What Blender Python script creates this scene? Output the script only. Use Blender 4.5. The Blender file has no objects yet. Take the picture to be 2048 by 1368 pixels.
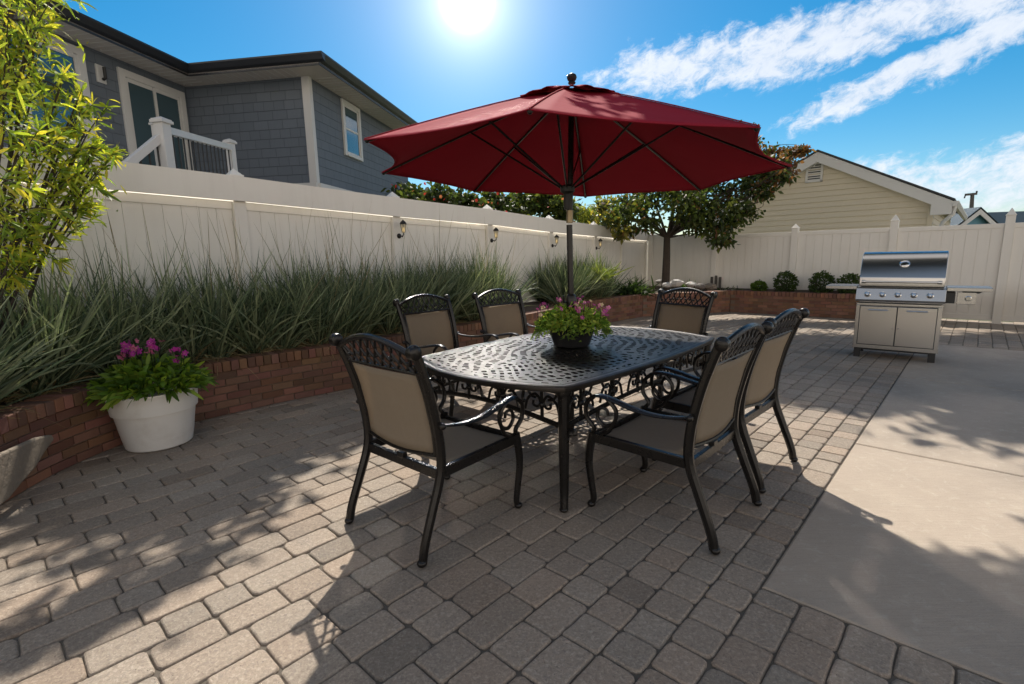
import bpy, bmesh, math, random
import numpy as np
from mathutils import Vector, Matrix
random.seed(7); RNG = np.random.RandomState(11)
C = bpy.context.scene.collection
SC = bpy.context.scene
R = math.radians; PI = math.pi

# ---------------------------------------------------------------- camera
CAMH = 1.4; FPX = 1005.465; PITCH = 0.169052; ROLL = -0.0209225; YA = 0.748754
cp, sp, cr, sr = math.cos(PITCH), math.sin(PITCH), math.cos(ROLL), math.sin(ROLL)
Fw = Vector((0, cp, -sp)); _R = Vector((1, 0, 0)); _U = Vector((0, sp, cp))
Rt = _R*cr + _U*sr; Up = _U*cr - _R*sr
cam = bpy.data.cameras.new('camera'); camo = bpy.data.objects.new('camera', cam); C.objects.link(camo)
cam.lens = FPX/2048*36; cam.sensor_width = 36; cam.clip_end = 800; cam.clip_start = 0.05
m = Matrix((Rt, Up, -Fw)).transposed().to_4x4(); m.translation = (0, 0, CAMH)
camo.matrix_world = m; SC.camera = camo

# ---------------------------------------------------------------- sun, sky, exposure
SUN_AZ, SUN_EL = -3.5, 52.0        # azimuth from +Y towards +X
sd = Vector((math.sin(R(SUN_AZ))*math.cos(R(SUN_EL)), math.cos(R(SUN_AZ))*math.cos(R(SUN_EL)), math.sin(R(SUN_EL))))
sl = bpy.data.lights.new('sun', 'SUN'); sl.energy = 4.2; sl.angle = R(0.5); sl.color = (1, 0.93, 0.83)
so = bpy.data.objects.new('sun', sl); C.objects.link(so); so.rotation_euler = sd.to_track_quat('Z', 'Y').to_euler()
SC.view_settings.view_transform = 'Standard'; SC.view_settings.look = 'None'; SC.view_settings.gamma = 1
SC.view_settings.exposure = 0.54
world = bpy.data.worlds.new('World'); SC.world = world; world.use_nodes = True

class NT:
    """small node-tree helper"""
    def __init__(s, tree): s.t = tree; s.n = tree.nodes; s.l = tree.links
    def new(s, typ, **kw):
        n = s.n.new(typ)
        for k, v in kw.items():
            if k.startswith('_'): setattr(n, k[1:], v)
        return n
    def link(s, a, b): s.l.new(a, b)
    def put(s, sock, v):
        if hasattr(v, 'is_output'): s.l.new(v, sock)
        else: sock.default_value = v
    def math(s, op, a, b=0.0, c=None, clamp=False):
        n = s.n.new('ShaderNodeMath'); n.operation = op; n.use_clamp = clamp
        s.put(n.inputs[0], a); s.put(n.inputs[1], b)
        if c is not None: s.put(n.inputs[2], c)
        return n.outputs[0]
    def sstep(s, x, a, b):
        n = s.n.new('ShaderNodeMapRange'); n.interpolation_type = 'SMOOTHSTEP'
        s.put(n.inputs[0], x); n.inputs[1].default_value = a; n.inputs[2].default_value = b
        return n.outputs[0]
    def mix(s, f, a, b, mode='MIX'):
        n = s.n.new('ShaderNodeMix'); n.data_type = 'RGBA'; n.blend_type = mode
        s.put(n.inputs[0], f)
        for k, v in ((6, a), (7, b)):
            if hasattr(v, 'is_output'): s.l.new(v, n.inputs[k])
            else: n.inputs[k].default_value = (*v, 1) if len(v) == 3 else v
        return n.outputs[2]
    def noise(s, vec, scale, detail=4, rough=.55, dist=0):
        n = s.n.new('ShaderNodeTexNoise'); n.inputs['Scale'].default_value = scale
        n.inputs['Detail'].default_value = detail; n.inputs['Roughness'].default_value = rough
        n.inputs['Distortion'].default_value = dist
        if vec is not None: s.l.new(vec, n.inputs['Vector'])
        return n.outputs[0]
    def comb(s, x, y, z=0.0):
        n = s.n.new('ShaderNodeCombineXYZ'); s.put(n.inputs[0], x); s.put(n.inputs[1], y); s.put(n.inputs[2], z)
        return n.outputs[0]

w = NT(world.node_tree)
for n in list(w.n): w.n.remove(n)
wo = w.new('ShaderNodeOutputWorld'); bg = w.new('ShaderNodeBackground'); bg.inputs[1].default_value = 0.10
w.link(bg.outputs[0], wo.inputs[0])
sky = w.new('ShaderNodeTexSky', _sky_type='NISHITA', _sun_disc=False)
sky.sun_elevation = R(SUN_EL); sky.sun_rotation = R(SUN_AZ); sky.air_density = 1.0; sky.dust_density = 0.3; sky.ozone_density = 3.0
hs = w.new('ShaderNodeHueSaturation'); hs.inputs['Hue'].default_value = 0.487; hs.inputs['Saturation'].default_value = 1.50; hs.inputs['Value'].default_value = .80
w.link(sky.outputs[0], hs.inputs['Color'])
tc = w.new('ShaderNodeTexCoord'); sx = w.new('ShaderNodeSeparateXYZ'); w.link(tc.outputs['Generated'], sx.inputs[0])
az = w.math('ARCTAN2', sx.outputs[0], sx.outputs[1]); el = w.math('ARCSINE', sx.outputs[2])   # radians
azd = w.math('MULTIPLY', az, 180/PI); eld = w.math('MULTIPLY', el, 180/PI)
# cirrus bands, stretched along their own drift direction
u = w.math('ADD', w.math('MULTIPLY', azd, .96), w.math('MULTIPLY', eld, .28))
v = w.math('SUBTRACT', w.math('MULTIPLY', eld, .96), w.math('MULTIPLY', azd, .28))
wp = w.math('MULTIPLY', w.math('SUBTRACT', w.noise(w.comb(w.math('MULTIPLY', u, .30), w.math('MULTIPLY', v, .45), 1.3), 1.0, 5, .6), .5), 2.2)
nv = w.comb(w.math('MULTIPLY', u, .11), w.math('MULTIPLY', v, .30), 3.1)
n1 = w.noise(nv, 1.0, 8, .62, .35)
n2 = w.noise(w.comb(w.math('MULTIPLY', u, .55), w.math('MULTIPLY', v, .85), 7.7), 1.0, 10, .70, .4)
def band(eld_c, half, a0, a1, slope, soft=1.6):
    """elliptic strip: centre el = eld_c + slope*(az-a0), between az a0..a1"""
    cc = w.math('ADD', w.math('ADD', w.math('MULTIPLY', w.math('SUBTRACT', azd, a0), slope), eld_c), wp)
    dd = w.math('ABSOLUTE', w.math('SUBTRACT', eld, cc))
    side = w.sstep(dd, half*soft, half*.25)
    ends = w.math('MULTIPLY', w.sstep(azd, a0-2, a0+9), w.sstep(azd, a1+8, a1-4))
    return w.math('MULTIPLY', side, ends)
b1 = band(17.0, 2.5, 7, 48, .055); b2 = band(11.2, 1.5, 25, 66, .27); b3 = band(4.6, 3.6, 29, 80, .03, 1.25)
b4 = band(19.5, 1.3, 26, 60, -.02)
cl = w.math('MAXIMUM', w.math('MAXIMUM', b1, b2), w.math('MAXIMUM', w.math('MULTIPLY', b3, .95), w.math('MULTIPLY', b4, .5)))
dens = w.math('ADD', w.math('MULTIPLY', cl, 1.25), w.math('MULTIPLY', w.math('SUBTRACT', n1, .5), 1.9))
dens = w.math('ADD', dens, w.math('MULTIPLY', w.math('SUBTRACT', n2, .5), 2.3))
dens = w.math('MULTIPLY', w.sstep(dens, .35, 1.35), w.sstep(cl, .0, .25))
cloudcol = w.mix(n2, (4.6, 5.2, 6.2), (7.6, 7.7, 7.9))
# added as fill light: broad bright cloud behind the viewer, thinner towards the zenith
back = w.sstep(w.math('ABSOLUTE', azd), 62, 95)
hi = w.math('SUBTRACT', 1.0, w.math('MULTIPLY', w.sstep(eld, 14, 32), .86))
zen = w.math('MULTIPLY', w.sstep(eld, 58, 75), .6)
bn = w.math('ADD', .70, w.math('MULTIPLY', w.noise(w.comb(sx.outputs[0], sx.outputs[1], sx.outputs[2]), 3.0, 6, .6), .6))
cov = w.math('MULTIPLY', w.math('MAXIMUM', w.math('MULTIPLY', back, hi), zen), bn, clamp=True)
skyc = w.mix(w.math('MULTIPLY', dens, .88), hs.outputs[0], cloudcol)
skyc = w.mix(cov, skyc, (10.0, 8.9, 7.7))
# glare of the low bright sky round the sun's position in the photograph
gd = Vector((math.sin(R(-3.9))*math.cos(R(24.5)), math.cos(R(-3.9))*math.cos(R(24.5)), math.sin(R(24.5))))
dp = w.new('ShaderNodeVectorMath', _operation='DOT_PRODUCT'); w.link(tc.outputs['Generated'], dp.inputs[0]); dp.inputs[1].default_value = gd
ang = w.math('MULTIPLY', w.math('ARCCOSINE', w.math('MINIMUM', dp.outputs['Value'], 1.0)), 180/PI)
g1 = w.math('MULTIPLY', w.math('EXPONENT', w.math('MULTIPLY', w.math('POWER', ang, 2.0), -1/.75)), 7000.0)
g2 = w.math('MULTIPLY', w.math('EXPONENT', w.math('MULTIPLY', ang, -1/6.0)), 5.5)
gl = w.math('ADD', w.math('ADD', g1, g2), w.math('MULTIPLY', w.math('EXPONENT', w.math('MULTIPLY', ang, -1/2.0)), 9.0))
glc = w.mix(1.0, (1, .93, .84), (1, 1, 1), 'MULTIPLY')
gm = w.new('ShaderNodeVectorMath', _operation='SCALE'); w.link(glc, gm.inputs[0]); w.link(gl, gm.inputs['Scale'])
ad = w.new('ShaderNodeVectorMath', _operation='ADD'); w.link(skyc, ad.inputs[0]); w.link(gm.outputs[0], ad.inputs[1])
w.link(ad.outputs[0], bg.inputs[0])

# ---------------------------------------------------------------- geometry helpers
DA = Vector((math.sin(YA), math.cos(YA), 0)); DB = Vector((math.cos(YA), -math.sin(YA), 0))   # paver rows / across the rows
def ray(px, py): return Rt*((px-1024)/FPX) - Up*((py-684)/FPX) + Fw
def g(px, py, z=0.0):
    d = ray(px, py); return Vector((0, 0, CAMH)) + d*((z-CAMH)/d.z)
def onp(px, py, p0, n):
    d = ray(px, py); o = Vector((0, 0, CAMH)); n = Vector((n[0], n[1], 0)); p0 = Vector((p0[0], p0[1], 0))
    return o + d*((p0-o).dot(n)/d.dot(n))
def aty(px, py, y):
    d = ray(px, py); return Vector((0, 0, CAMH)) + d*(y/d.y)
def ab(a, b, z=0.0): return DA*a + DB*b + Vector((0, 0, z))

def setp(o, label=None, cat=None, group=None, kind=None):
    if label: o['label'] = label
    if cat: o['category'] = cat
    if group: o['group'] = group
    if kind: o['kind'] = kind
    return o
def empty(name, loc, rz=0, **kw):
    o = bpy.data.objects.new(name, None); C.objects.link(o); o.location = loc; o.rotation_euler = (0, 0, rz)
    o.empty_display_size = .1
    return setp(o, **kw)

class MB:
    def __init__(s): s.v = []; s.f = []; s.c = []; s.col = (1, 1, 1)
    def face(s, *idx): s.f.append(idx); s.c.append(s.col)
    def pts(s, L): k = len(s.v); s.v += [tuple(p) for p in L]; return k
    def poly(s, L): k = s.pts(L); s.face(*range(k, k+len(L)))
    def box(s, c, d, rz=0, M=None):
        """box centred at c, dims d"""
        h = [x/2 for x in d]; ca, sa = math.cos(rz), math.sin(rz); P = []
        for z in (-h[2], h[2]):
            for x, y in ((-h[0], -h[1]), (h[0], -h[1]), (h[0], h[1]), (-h[0], h[1])):
                p = Vector((x*ca-y*sa, x*sa+y*ca, z))
                if M: p = M @ Vector((x, y, z))
                P.append(p + Vector(c))
        k = s.pts(P)
        for q in ((3, 2, 1, 0), (4, 5, 6, 7), (0, 1, 5, 4), (1, 2, 6, 5), (2, 3, 7, 6), (3, 0, 4, 7)): s.face(*[k+i for i in q])
        return s
    def bar(s, a, b, w_, h, up=(0, 0, 1)):
        """rectangular bar from a to b; w_ sideways, h along up"""
        a, b = Vector(a), Vector(b); d = (b-a); L = d.length; d.normalize(); upv = Vector(up)
        sv = d.cross(upv); sv.normalize(); uv = sv.cross(d)
        M = Matrix((d, sv, uv)).transposed()
        return s.box((a+b)/2, (L, w_, h), M=M)
    def extr(s, P, n, t):
        """polygon P (3-D list) extruded by vector n*t"""
        n = Vector(n)*t; A = [Vector(p) for p in P]; k = s.pts(A); j = s.pts([p+n for p in A]); N = len(A)
        s.face(*range(k+N-1, k-1, -1)); s.face(*range(j, j+N))
        for i in range(N): s.face(k+i, k+(i+1) % N, j+(i+1) % N, j+i)
        return s
    def tube(s, P, r, n=8, cap=True, flat=1.0, side=None, ph=0.0):
        """sweep; r number or list; flat scales the radius along the second frame axis; side = preferred first axis"""
        P = [Vector(p) for p in P]; N = len(P); rs = r if hasattr(r, '__len__') else [r]*N
        T = [(P[min(i+1, N-1)]-P[max(i-1, 0)]).normalized() for i in range(N)]
        if side is None:
            a = Vector((0, 0, 1)) if abs(T[0].z) < .9 else Vector((1, 0, 0)); u_ = T[0].cross(a).normalized()
        else: u_ = Vector(side); u_ = (u_-T[0]*u_.dot(T[0])).normalized()
        rings = []
        for i in range(N):
            if side is not None: u_ = Vector(side)
            u_ = (u_-T[i]*u_.dot(T[i])).normalized(); v_ = T[i].cross(u_)
            rings.append(s.pts([P[i]+(u_*math.cos(2*PI*(k+ph)/n)+v_*math.sin(2*PI*(k+ph)/n)*flat)*rs[i] for k in range(n)]))
        for i in range(N-1):
            a, b = rings[i], rings[i+1]
            for k in range(n): s.face(a+k, a+(k+1) % n, b+(k+1) % n, b+k)
        if cap: s.face(*range(rings[0]+n-1, rings[0]-1, -1)); s.face(*range(rings[-1], rings[-1]+n))
        return s
    def lathe(s, prof, c=(0, 0, 0), n=24, M=None, sx=1, sy=1):
        """prof = [(r,z)...] about z"""
        rings = []
        for r, z in prof:
            L = []
            for k in range(n):
                p = Vector((r*sx*math.cos(2*PI*k/n), r*sy*math.sin(2*PI*k/n), z))
                if M: p = M @ p
                L.append(p+Vector(c))
            rings.append(s.pts(L))
        for a, b in zip(rings, rings[1:]):
            for k in range(n): s.face(a+k, a+(k+1) % n, b+(k+1) % n, b+k)
        s.face(*range(rings[0]+n-1, rings[0]-1, -1)); s.face(*range(rings[-1], rings[-1]+n))
        return s
    def ball(s, c, r, n=10, sc=(1, 1, 1)):
        prof = [(max(r*math.sin(PI*i/n), 1e-4), -r*math.cos(PI*i/n)) for i in range(n+1)]
        return s.lathe([(p[0], p[1]*sc[2]) for p in prof], c, n*2 if n < 8 else 14, sx=sc[0], sy=sc[1])
    def build(s, name, mat, parent=None, off=(0, 0, 0), smooth=False, bevel=0, **kw):
        me = bpy.data.meshes.new(name); off = Vector(off)
        me.from_pydata([tuple(Vector(p)-off) for p in s.v], [], s.f); me.materials.append(mat)
        if any(c != (1, 1, 1) for c in s.c):
            at = me.color_attributes.new('Col', 'FLOAT_COLOR', 'CORNER')
            arr = np.ones((len(me.loops), 4), 'f'); k = 0
            for f, c in zip(s.f, s.c): arr[k:k+len(f), :3] = c; k += len(f)
            at.data.foreach_set('color', arr.ravel())
        o = bpy.data.objects.new(name, me); C.objects.link(o)
        bm = bmesh.new(); bm.from_mesh(me); bmesh.ops.recalc_face_normals(bm, faces=bm.faces); bm.to_mesh(me); bm.free()
        if smooth:
            me.polygons.foreach_set('use_smooth', [True]*len(me.polygons))
            me.set_sharp_from_angle(angle=R(38))
        if bevel:
            b = o.modifiers.new('bevel', 'BEVEL'); b.width = bevel; b.segments = 2; b.limit_method = 'ANGLE'; b.angle_limit = R(50)
        if parent: o.parent = parent
        elif not kw.get('nolocate'): o.location = off
        kw.pop('nolocate', None)
        return setp(o, **kw)

def strips(P, D, S, L, W, droop, segs, prof, cols, grad=None):
    """numpy: n ribbons from P along D (bending down), side S; returns (verts, faces, vertex colours)"""
    P, D, S = map(np.asarray, (P, D, S)); n = len(P); L = np.asarray(L)[:, None]; W = np.asarray(W)[:, None]
    dr = np.asarray(droop)[:, None] if np.ndim(droop) else droop
    V = np.zeros((n, segs+1, 2, 3)); K = np.zeros((n, segs+1, 2, 3))
    for k in range(segs+1):
        t = k/segs
        c = P + D*L*t + np.array([0, 0, -1.])*dr*L*t*t
        w_ = W*prof(t)
        V[:, k, 0] = c-S*w_; V[:, k, 1] = c+S*w_
        cc = cols if grad is None else cols*(1-t)*grad[0]+cols*t*grad[1]
        K[:, k, 0] = cc; K[:, k, 1] = cc
    base = (np.arange(n)*(segs+1)*2)[:, None]; F = []
    for k in range(segs):
        F.append(base+np.array([k*2, k*2+1, k*2+3, k*2+2]))
    return V.reshape(-1, 3), np.stack(F, 1).reshape(-1, 4), K.reshape(-1, 3)
def npmesh(name, parts, mat, parent=None, off=(0, 0, 0), smooth=True, **kw):
    vs, fs, cs = [], [], []; k = 0
    for V, F, K in parts: vs.append(V); fs.append(F+k); cs.append(K); k += len(V)
    V = np.concatenate(vs)-np.array(off); F = np.concatenate(fs); K = np.concatenate(cs)
    me = bpy.data.meshes.new(name); me.vertices.add(len(V)); me.vertices.foreach_set('co', V.astype('f').ravel())
    me.loops.add(F.size); me.loops.foreach_set('vertex_index', F.astype('i').ravel())
    me.polygons.add(len(F)); me.polygons.foreach_set('loop_start', np.arange(0, F.size, 4, dtype='i'))
    me.polygons.foreach_set('use_smooth', np.full(len(F), smooth))
    at = me.color_attributes.new('Col', 'FLOAT_COLOR', 'POINT')
    at.data.foreach_set('color', np.c_[K, np.ones(len(K))].astype('f').ravel())
    me.update(); me.validate(); me.materials.append(mat)
    o = bpy.data.objects.new(name, me); C.objects.link(o)
    if parent: o.parent = parent
    else: o.location = off
    return setp(o, **kw)
def unit(a): return a/np.maximum(np.linalg.norm(a, axis=1, keepdims=True), 1e-9)
def leafs(cent, L, W, cols, out=None, up=.2, droop=.15, segs=2, rnd=1.0):
    """leaf ribbons with random directions (biased outwards) at centres"""
    n = len(cent); D = RNG.randn(n, 3)*rnd
    if out is not None: D += out
    D[:, 2] += up; D = unit(D); S = unit(np.cross(D, RNG.randn(n, 3)))
    Ls = L*RNG.uniform(.65, 1.25, n); Ws = W*RNG.uniform(.7, 1.2, n)
    return strips(cent, D, S, Ls, Ws, droop*RNG.uniform(.2, 1.5, n), segs, lambda t: [.18, 1, .12][int(t*2)] if segs == 2 else max(.1, math.sin(PI*min(.97, t*.93+.05))**.7), cols)
def ramp(n, *cols):
    """random colours between the given ones"""
    cs = np.array(cols); i = RNG.randint(0, len(cs), n); j = RNG.randint(0, len(cs), n); t = RNG.uniform(0, 1, (n, 1))
    return (cs[i]*(1-t)+cs[j]*t)*RNG.uniform(.75, 1.2, (n, 1))

# ---------------------------------------------------------------- materials
def pbr(name, col, rough=.6, var=.12, scale=6, bump=.0, bscale=60, metal=0, attr=False, trans=0, tcol=None, spec=.5, stain=None, dist=.002, coat=0, anis=None, rvar=.25):
    mt = bpy.data.materials.new(name); mt.use_nodes = True; t = NT(mt.node_tree); bs = t.n['Principled BSDF']; out = t.n['Material Output']
    tcx = t.new('ShaderNodeTexCoord'); vec = tcx.outputs['Object']
    nz = t.noise(vec, scale, 6, .6)
    base = t.mix(nz, tuple(c*(1-var) for c in col), tuple(min(1, c*(1+var)) for c in col))
    if stain:
        s_ = t.noise(vec, stain[1], 5, .6, .3); base = t.mix(t.math('MULTIPLY', t.sstep(s_, .48, .75), stain[2]), base, stain[0])
    if attr:
        a = t.new('ShaderNodeVertexColor', _layer_name='Col'); base = t.mix(1.0, base, a.outputs[0], 'MULTIPLY')
    t.link(base, bs.inputs['Base Color']); bs.inputs['Roughness'].default_value = rough; bs.inputs['Metallic'].default_value = metal
    bs.inputs['Specular IOR Level'].default_value = spec; bs.inputs['Coat Weight'].default_value = coat
    rn = t.noise(vec, scale*2.3, 4); t.link(t.math('ADD', t.math('MULTIPLY', t.math('SUBTRACT', rn, .5), rvar), rough, clamp=True), bs.inputs['Roughness'])
    if bump:
        v2 = vec
        if anis:
            mp = t.new('ShaderNodeMapping'); mp.inputs['Scale'].default_value = anis; t.link(vec, mp.inputs[0]); v2 = mp.outputs[0]
        b = t.new('ShaderNodeBump'); b.inputs['Strength'].default_value = bump; b.inputs['Distance'].default_value = dist
        t.link(t.noise(v2, bscale, 6, .65), b.inputs['Height']); t.link(b.outputs[0], bs.inputs['Normal'])
    if trans:
        tr = t.new('ShaderNodeBsdfTranslucent')
        if attr: t.link(t.mix(1.0, tcol or col, a.outputs[0], 'MULTIPLY'), tr.inputs[0])
        else: tr.inputs[0].default_value = (*(tcol or col), 1)
        mx = t.new('ShaderNodeMixShader'); mx.inputs[0].default_value = trans
        t.link(bs.outputs[0], mx.inputs[1]); t.link(tr.outputs[0], mx.inputs[2]); t.link(mx.outputs[0], out.inputs[0])
    return mt
M = {}
M['metal'] = pbr('dark_bronze_metal', (.011, .0095, .0085), .30, .3, 14, .25, 90, metal=.2, spec=.40, coat=.08)
M['tablemetal'] = pbr('table_metal', (.040, .035, .031), .40, .3, 10, .35, 55, metal=.8, spec=.7, dist=.003)
M['sling'] = pbr('sling_fabric', (.30, .25, .19), .85, .10, 30, .5, 420, trans=.30, tcol=(.42, .32, .21), spec=.1)
def vinyl_mat():
    mt = bpy.data.materials.new('fence_vinyl'); mt.use_nodes = True; t = NT(mt.node_tree); bs = t.n['Principled BSDF']
    geo = t.new('ShaderNodeNewGeometry').outputs['Position']; s_ = t.new('ShaderNodeSeparateXYZ'); t.link(geo, s_.inputs[0])
    n1 = t.noise(geo, 1.2, 6, .6); mp = t.new('ShaderNodeMapping'); mp.inputs['Scale'].default_value = (9, 9, .7); t.link(geo, mp.inputs[0]); n2 = t.noise(mp.outputs[0], 1, 5, .6)
    c = t.mix(t.math('MULTIPLY', t.sstep(n2, .45, .75), .22), (.85, .815, .75), (.68, .64, .57)); c = t.mix(t.math('MULTIPLY', t.sstep(n1, .5, .72), .25), c, (.70, .66, .59))
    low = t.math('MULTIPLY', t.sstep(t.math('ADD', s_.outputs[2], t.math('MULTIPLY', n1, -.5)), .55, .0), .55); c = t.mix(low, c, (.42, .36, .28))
    t.link(c, bs.inputs['Base Color']); bs.inputs['Roughness'].default_value = .4
    b = t.new('ShaderNodeBump'); b.inputs['Strength'].default_value = .25; b.inputs['Distance'].default_value = .02; t.link(t.noise(geo, 1.6, 3), b.inputs['Height']); t.link(b.outputs[0], bs.inputs['Normal'])
    return mt
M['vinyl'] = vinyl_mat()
M['sand'] = pbr('joint_sand', (.11, .092, .072), .95, .4, 30, .4, 200)
M['soil'] = pbr('soil', (.070, .050, .036), .95, .5, 12, .9, 40, dist=.02)
M['mortar'] = pbr('mortar', (.17, .125, .092), .9, .2, 30, .4, 150)
M['steel'] = pbr('stainless', (.50, .49, .475), .25, .03, 2, metal=1, rvar=.03)
M['steelh'] = pbr('polished_steel', (.66, .65, .64), .12, .03, 5, metal=1)
M['brass'] = pbr('dull_brass', (.30, .24, .15), .4, .1, 5, metal=.9)
M['black'] = pbr('black_plastic', (.015, .015, .016), .45, .2, 20, .1, 80)
M['whitepot'] = pbr('pot_plastic', (.74, .72, .68), .5, .04, 3, .1, 30, stain=((.45, .40, .33), 5, .35))
M['trim'] = pbr('white_trim', (.62, .61, .60), .5, .04, 3)
M['soffit'] = pbr('soffit', (.50, .46, .43), .6, .05, 3)
M['fascia'] = pbr('black_fascia', (.02, .022, .028), .35, .1, 3)
M['glass'] = pbr('window_glass', (.05, .09, .11), .05, .2, .4, spec=1.0, coat=.5)
M['roofing'] = pbr('roof_shingle', (.05, .05, .055), .9, .3, 14, .6, 60)
M['bark'] = pbr('bark', (.060, .046, .036), .95, .4, 9, 1.0, 35, dist=.012, anis=(1, 1, .25))
M['leaf'] = pbr('leaf', (1, 1, 1), .5, .10, 8, attr=True, trans=.42, tcol=(1.7, 1.6, .8), spec=.35)
M['grass'] = pbr('grass_blade', (1, 1, 1), .5, .10, 8, attr=True, trans=.25, tcol=(1.1, 1.15, .7), spec=.35)
M['petal'] = pbr('petal', (1, 1, 1), .6, .1, 8, attr=True, trans=.4, tcol=(1.3, 1.2, 1.2))
M['rock'] = pbr('rock', (.9, .9, .9), .8, .3, 9, .7, 25, attr=True, dist=.01)
M['blueroof'] = pbr('blue_roof', (.03, .06, .085), .8, .2, 5)
M['blueside'] = pbr('blue_siding', (.13, .30, .40), .7, .1, 3)
M['yellowside'] = pbr('yellow_siding', (.62, .55, .43), .55, .04, 1.5, .08, 12, stain=((.47, .41, .30), .9, .3))
M['wood'] = pbr('weathered_wood', (.10, .09, .08), .9, .3, 8, .6, 30)
M['ground'] = pbr('lawn_soil', (.07, .08, .035), .95, .4, 2, .5, 20)

def paver_mat():
    mt = bpy.data.materials.new('paver_concrete'); mt.use_nodes = True; t = NT(mt.node_tree); bs = t.n['Principled BSDF']
    vec = t.new('ShaderNodeTexCoord').outputs['Object']; a = t.new('ShaderNodeVertexColor', _layer_name='Col').outputs[0]
    n1 = t.noise(vec, 3.2, 6, .6); n2 = t.noise(vec, 260, 3, .7); n3 = t.noise(vec, 26, 5, .65, .4)
    c = t.mix(n1, (.240, .190, .145), (.332, .269, .210))
    c = t.mix(t.math('MULTIPLY', t.sstep(n2, .55, .78), .45), c, (.16, .135, .115))
    c = t.mix(t.math('MULTIPLY', t.sstep(n2, .45, .2), .35), c, (.50, .44, .37))
    c = t.mix(t.math('MULTIPLY', t.sstep(n3, .50, .72), .35), c, (.20, .175, .155))
    st = t.noise(vec, 1.1, 5, .62, .5)
    c = t.mix(t.math('MULTIPLY', t.sstep(st, .52, .70), .45), c, (.165, .150, .135))
    n4 = t.noise(vec, 75, 4, .7, .8); c = t.mix(t.math('MULTIPLY', t.sstep(n4, .50, .64), .50), c, (.47, .40, .32)); c = t.mix(t.math('MULTIPLY', t.sstep(n4, .47, .34), .50), c, (.150, .120, .095))
    # small dark pits
    vo = t.new('ShaderNodeTexVoronoi'); vo.inputs['Scale'].default_value = 34; t.link(vec, vo.inputs['Vector'])
    pit = t.sstep(vo.outputs['Distance'], .10, .04); c = t.mix(t.math('MULTIPLY', pit, .55), c, (.06, .05, .045))
    c = t.mix(1.0, c, a, 'MULTIPLY'); t.link(c, bs.inputs['Base Color']); bs.inputs['Roughness'].default_value = .82
    bs.inputs['Specular IOR Level'].default_value = .35
    h = t.math('ADD', t.math('MULTIPLY', n2, .35), t.math('ADD', t.math('MULTIPLY', n3, .9), t.math('MULTIPLY', pit, -.6)))
    b = t.new('ShaderNodeBump'); b.inputs['Strength'].default_value = .9; b.inputs['Distance'].default_value = .006; t.link(h, b.inputs['Height']); t.link(b.outputs[0], bs.inputs['Normal'])
    return mt
M['paver'] = paver_mat()
def concrete_mat():
    mt = bpy.data.materials.new('broomed_concrete'); mt.use_nodes = True; t = NT(mt.node_tree); bs = t.n['Principled BSDF']
    vec = t.new('ShaderNodeTexCoord').outputs['Object']
    n0 = t.noise(vec, .55, 6, .62, .4); n1 = t.noise(vec, 2.6, 7, .65, .3); n2 = t.noise(vec, 170, 3, .7); n3 = t.noise(vec, 14, 6, .7, .6)
    c = t.mix(n1, (.325, .262, .202), (.44, .365, .288)); c = t.mix(t.math('MULTIPLY', t.sstep(n0, .44, .64), .65), c, (.235, .198, .160))
    c = t.mix(t.math('MULTIPLY', t.sstep(n3, .52, .68), .38), c, (.50, .44, .36)); c = t.mix(t.math('MULTIPLY', t.sstep(n2, .54, .72), .50), c, (.17, .14, .115))
    mp = t.new('ShaderNodeMapping'); mp.inputs['Rotation'].default_value = (0, 0, .82); mp.inputs['Scale'].default_value = (1, 26, 1); t.link(vec, mp.inputs[0]); br = t.noise(mp.outputs[0], 6, 4, .6)
    c = t.mix(t.math('MULTIPLY', t.sstep(br, .45, .70), .32), c, (.24, .205, .17))
    t.link(c, bs.inputs['Base Color']); bs.inputs['Roughness'].default_value = .8
    b = t.new('ShaderNodeBump'); b.inputs['Strength'].default_value = .7; b.inputs['Distance'].default_value = .004
    t.link(t.math('ADD', t.math('MULTIPLY', n2, .4), t.math('ADD', n3, t.math('MULTIPLY', br, .5))), b.inputs['Height']); t.link(b.outputs[0], bs.inputs['Normal'])
    return mt
M['concrete'] = concrete_mat()
def brick_mat():
    mt = bpy.data.materials.new('red_brick'); mt.use_nodes = True; t = NT(mt.node_tree); bs = t.n['Principled BSDF']
    vec = t.new('ShaderNodeTexCoord').outputs['Object']; a = t.new('ShaderNodeVertexColor', _layer_name='Col').outputs[0]
    n1 = t.noise(vec, 9, 6, .65); n2 = t.noise(vec, 90, 4, .6)
    c = t.mix(n1, (.165, .080, .050), (.275, .143, .090)); c = t.mix(t.math('MULTIPLY', t.sstep(n2, .55, .75), .4), c, (.14, .07, .05))
    c = t.mix(1.0, c, a, 'MULTIPLY'); t.link(c, bs.inputs['Base Color']); bs.inputs['Roughness'].default_value = .8
    b = t.new('ShaderNodeBump'); b.inputs['Strength'].default_value = .8; b.inputs['Distance'].default_value = .004
    t.link(t.math('ADD', n1, t.math('MULTIPLY', n2, .6)), b.inputs['Height']); t.link(b.outputs[0], bs.inputs['Normal'])
    return mt
M['brick'] = brick_mat()
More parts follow.
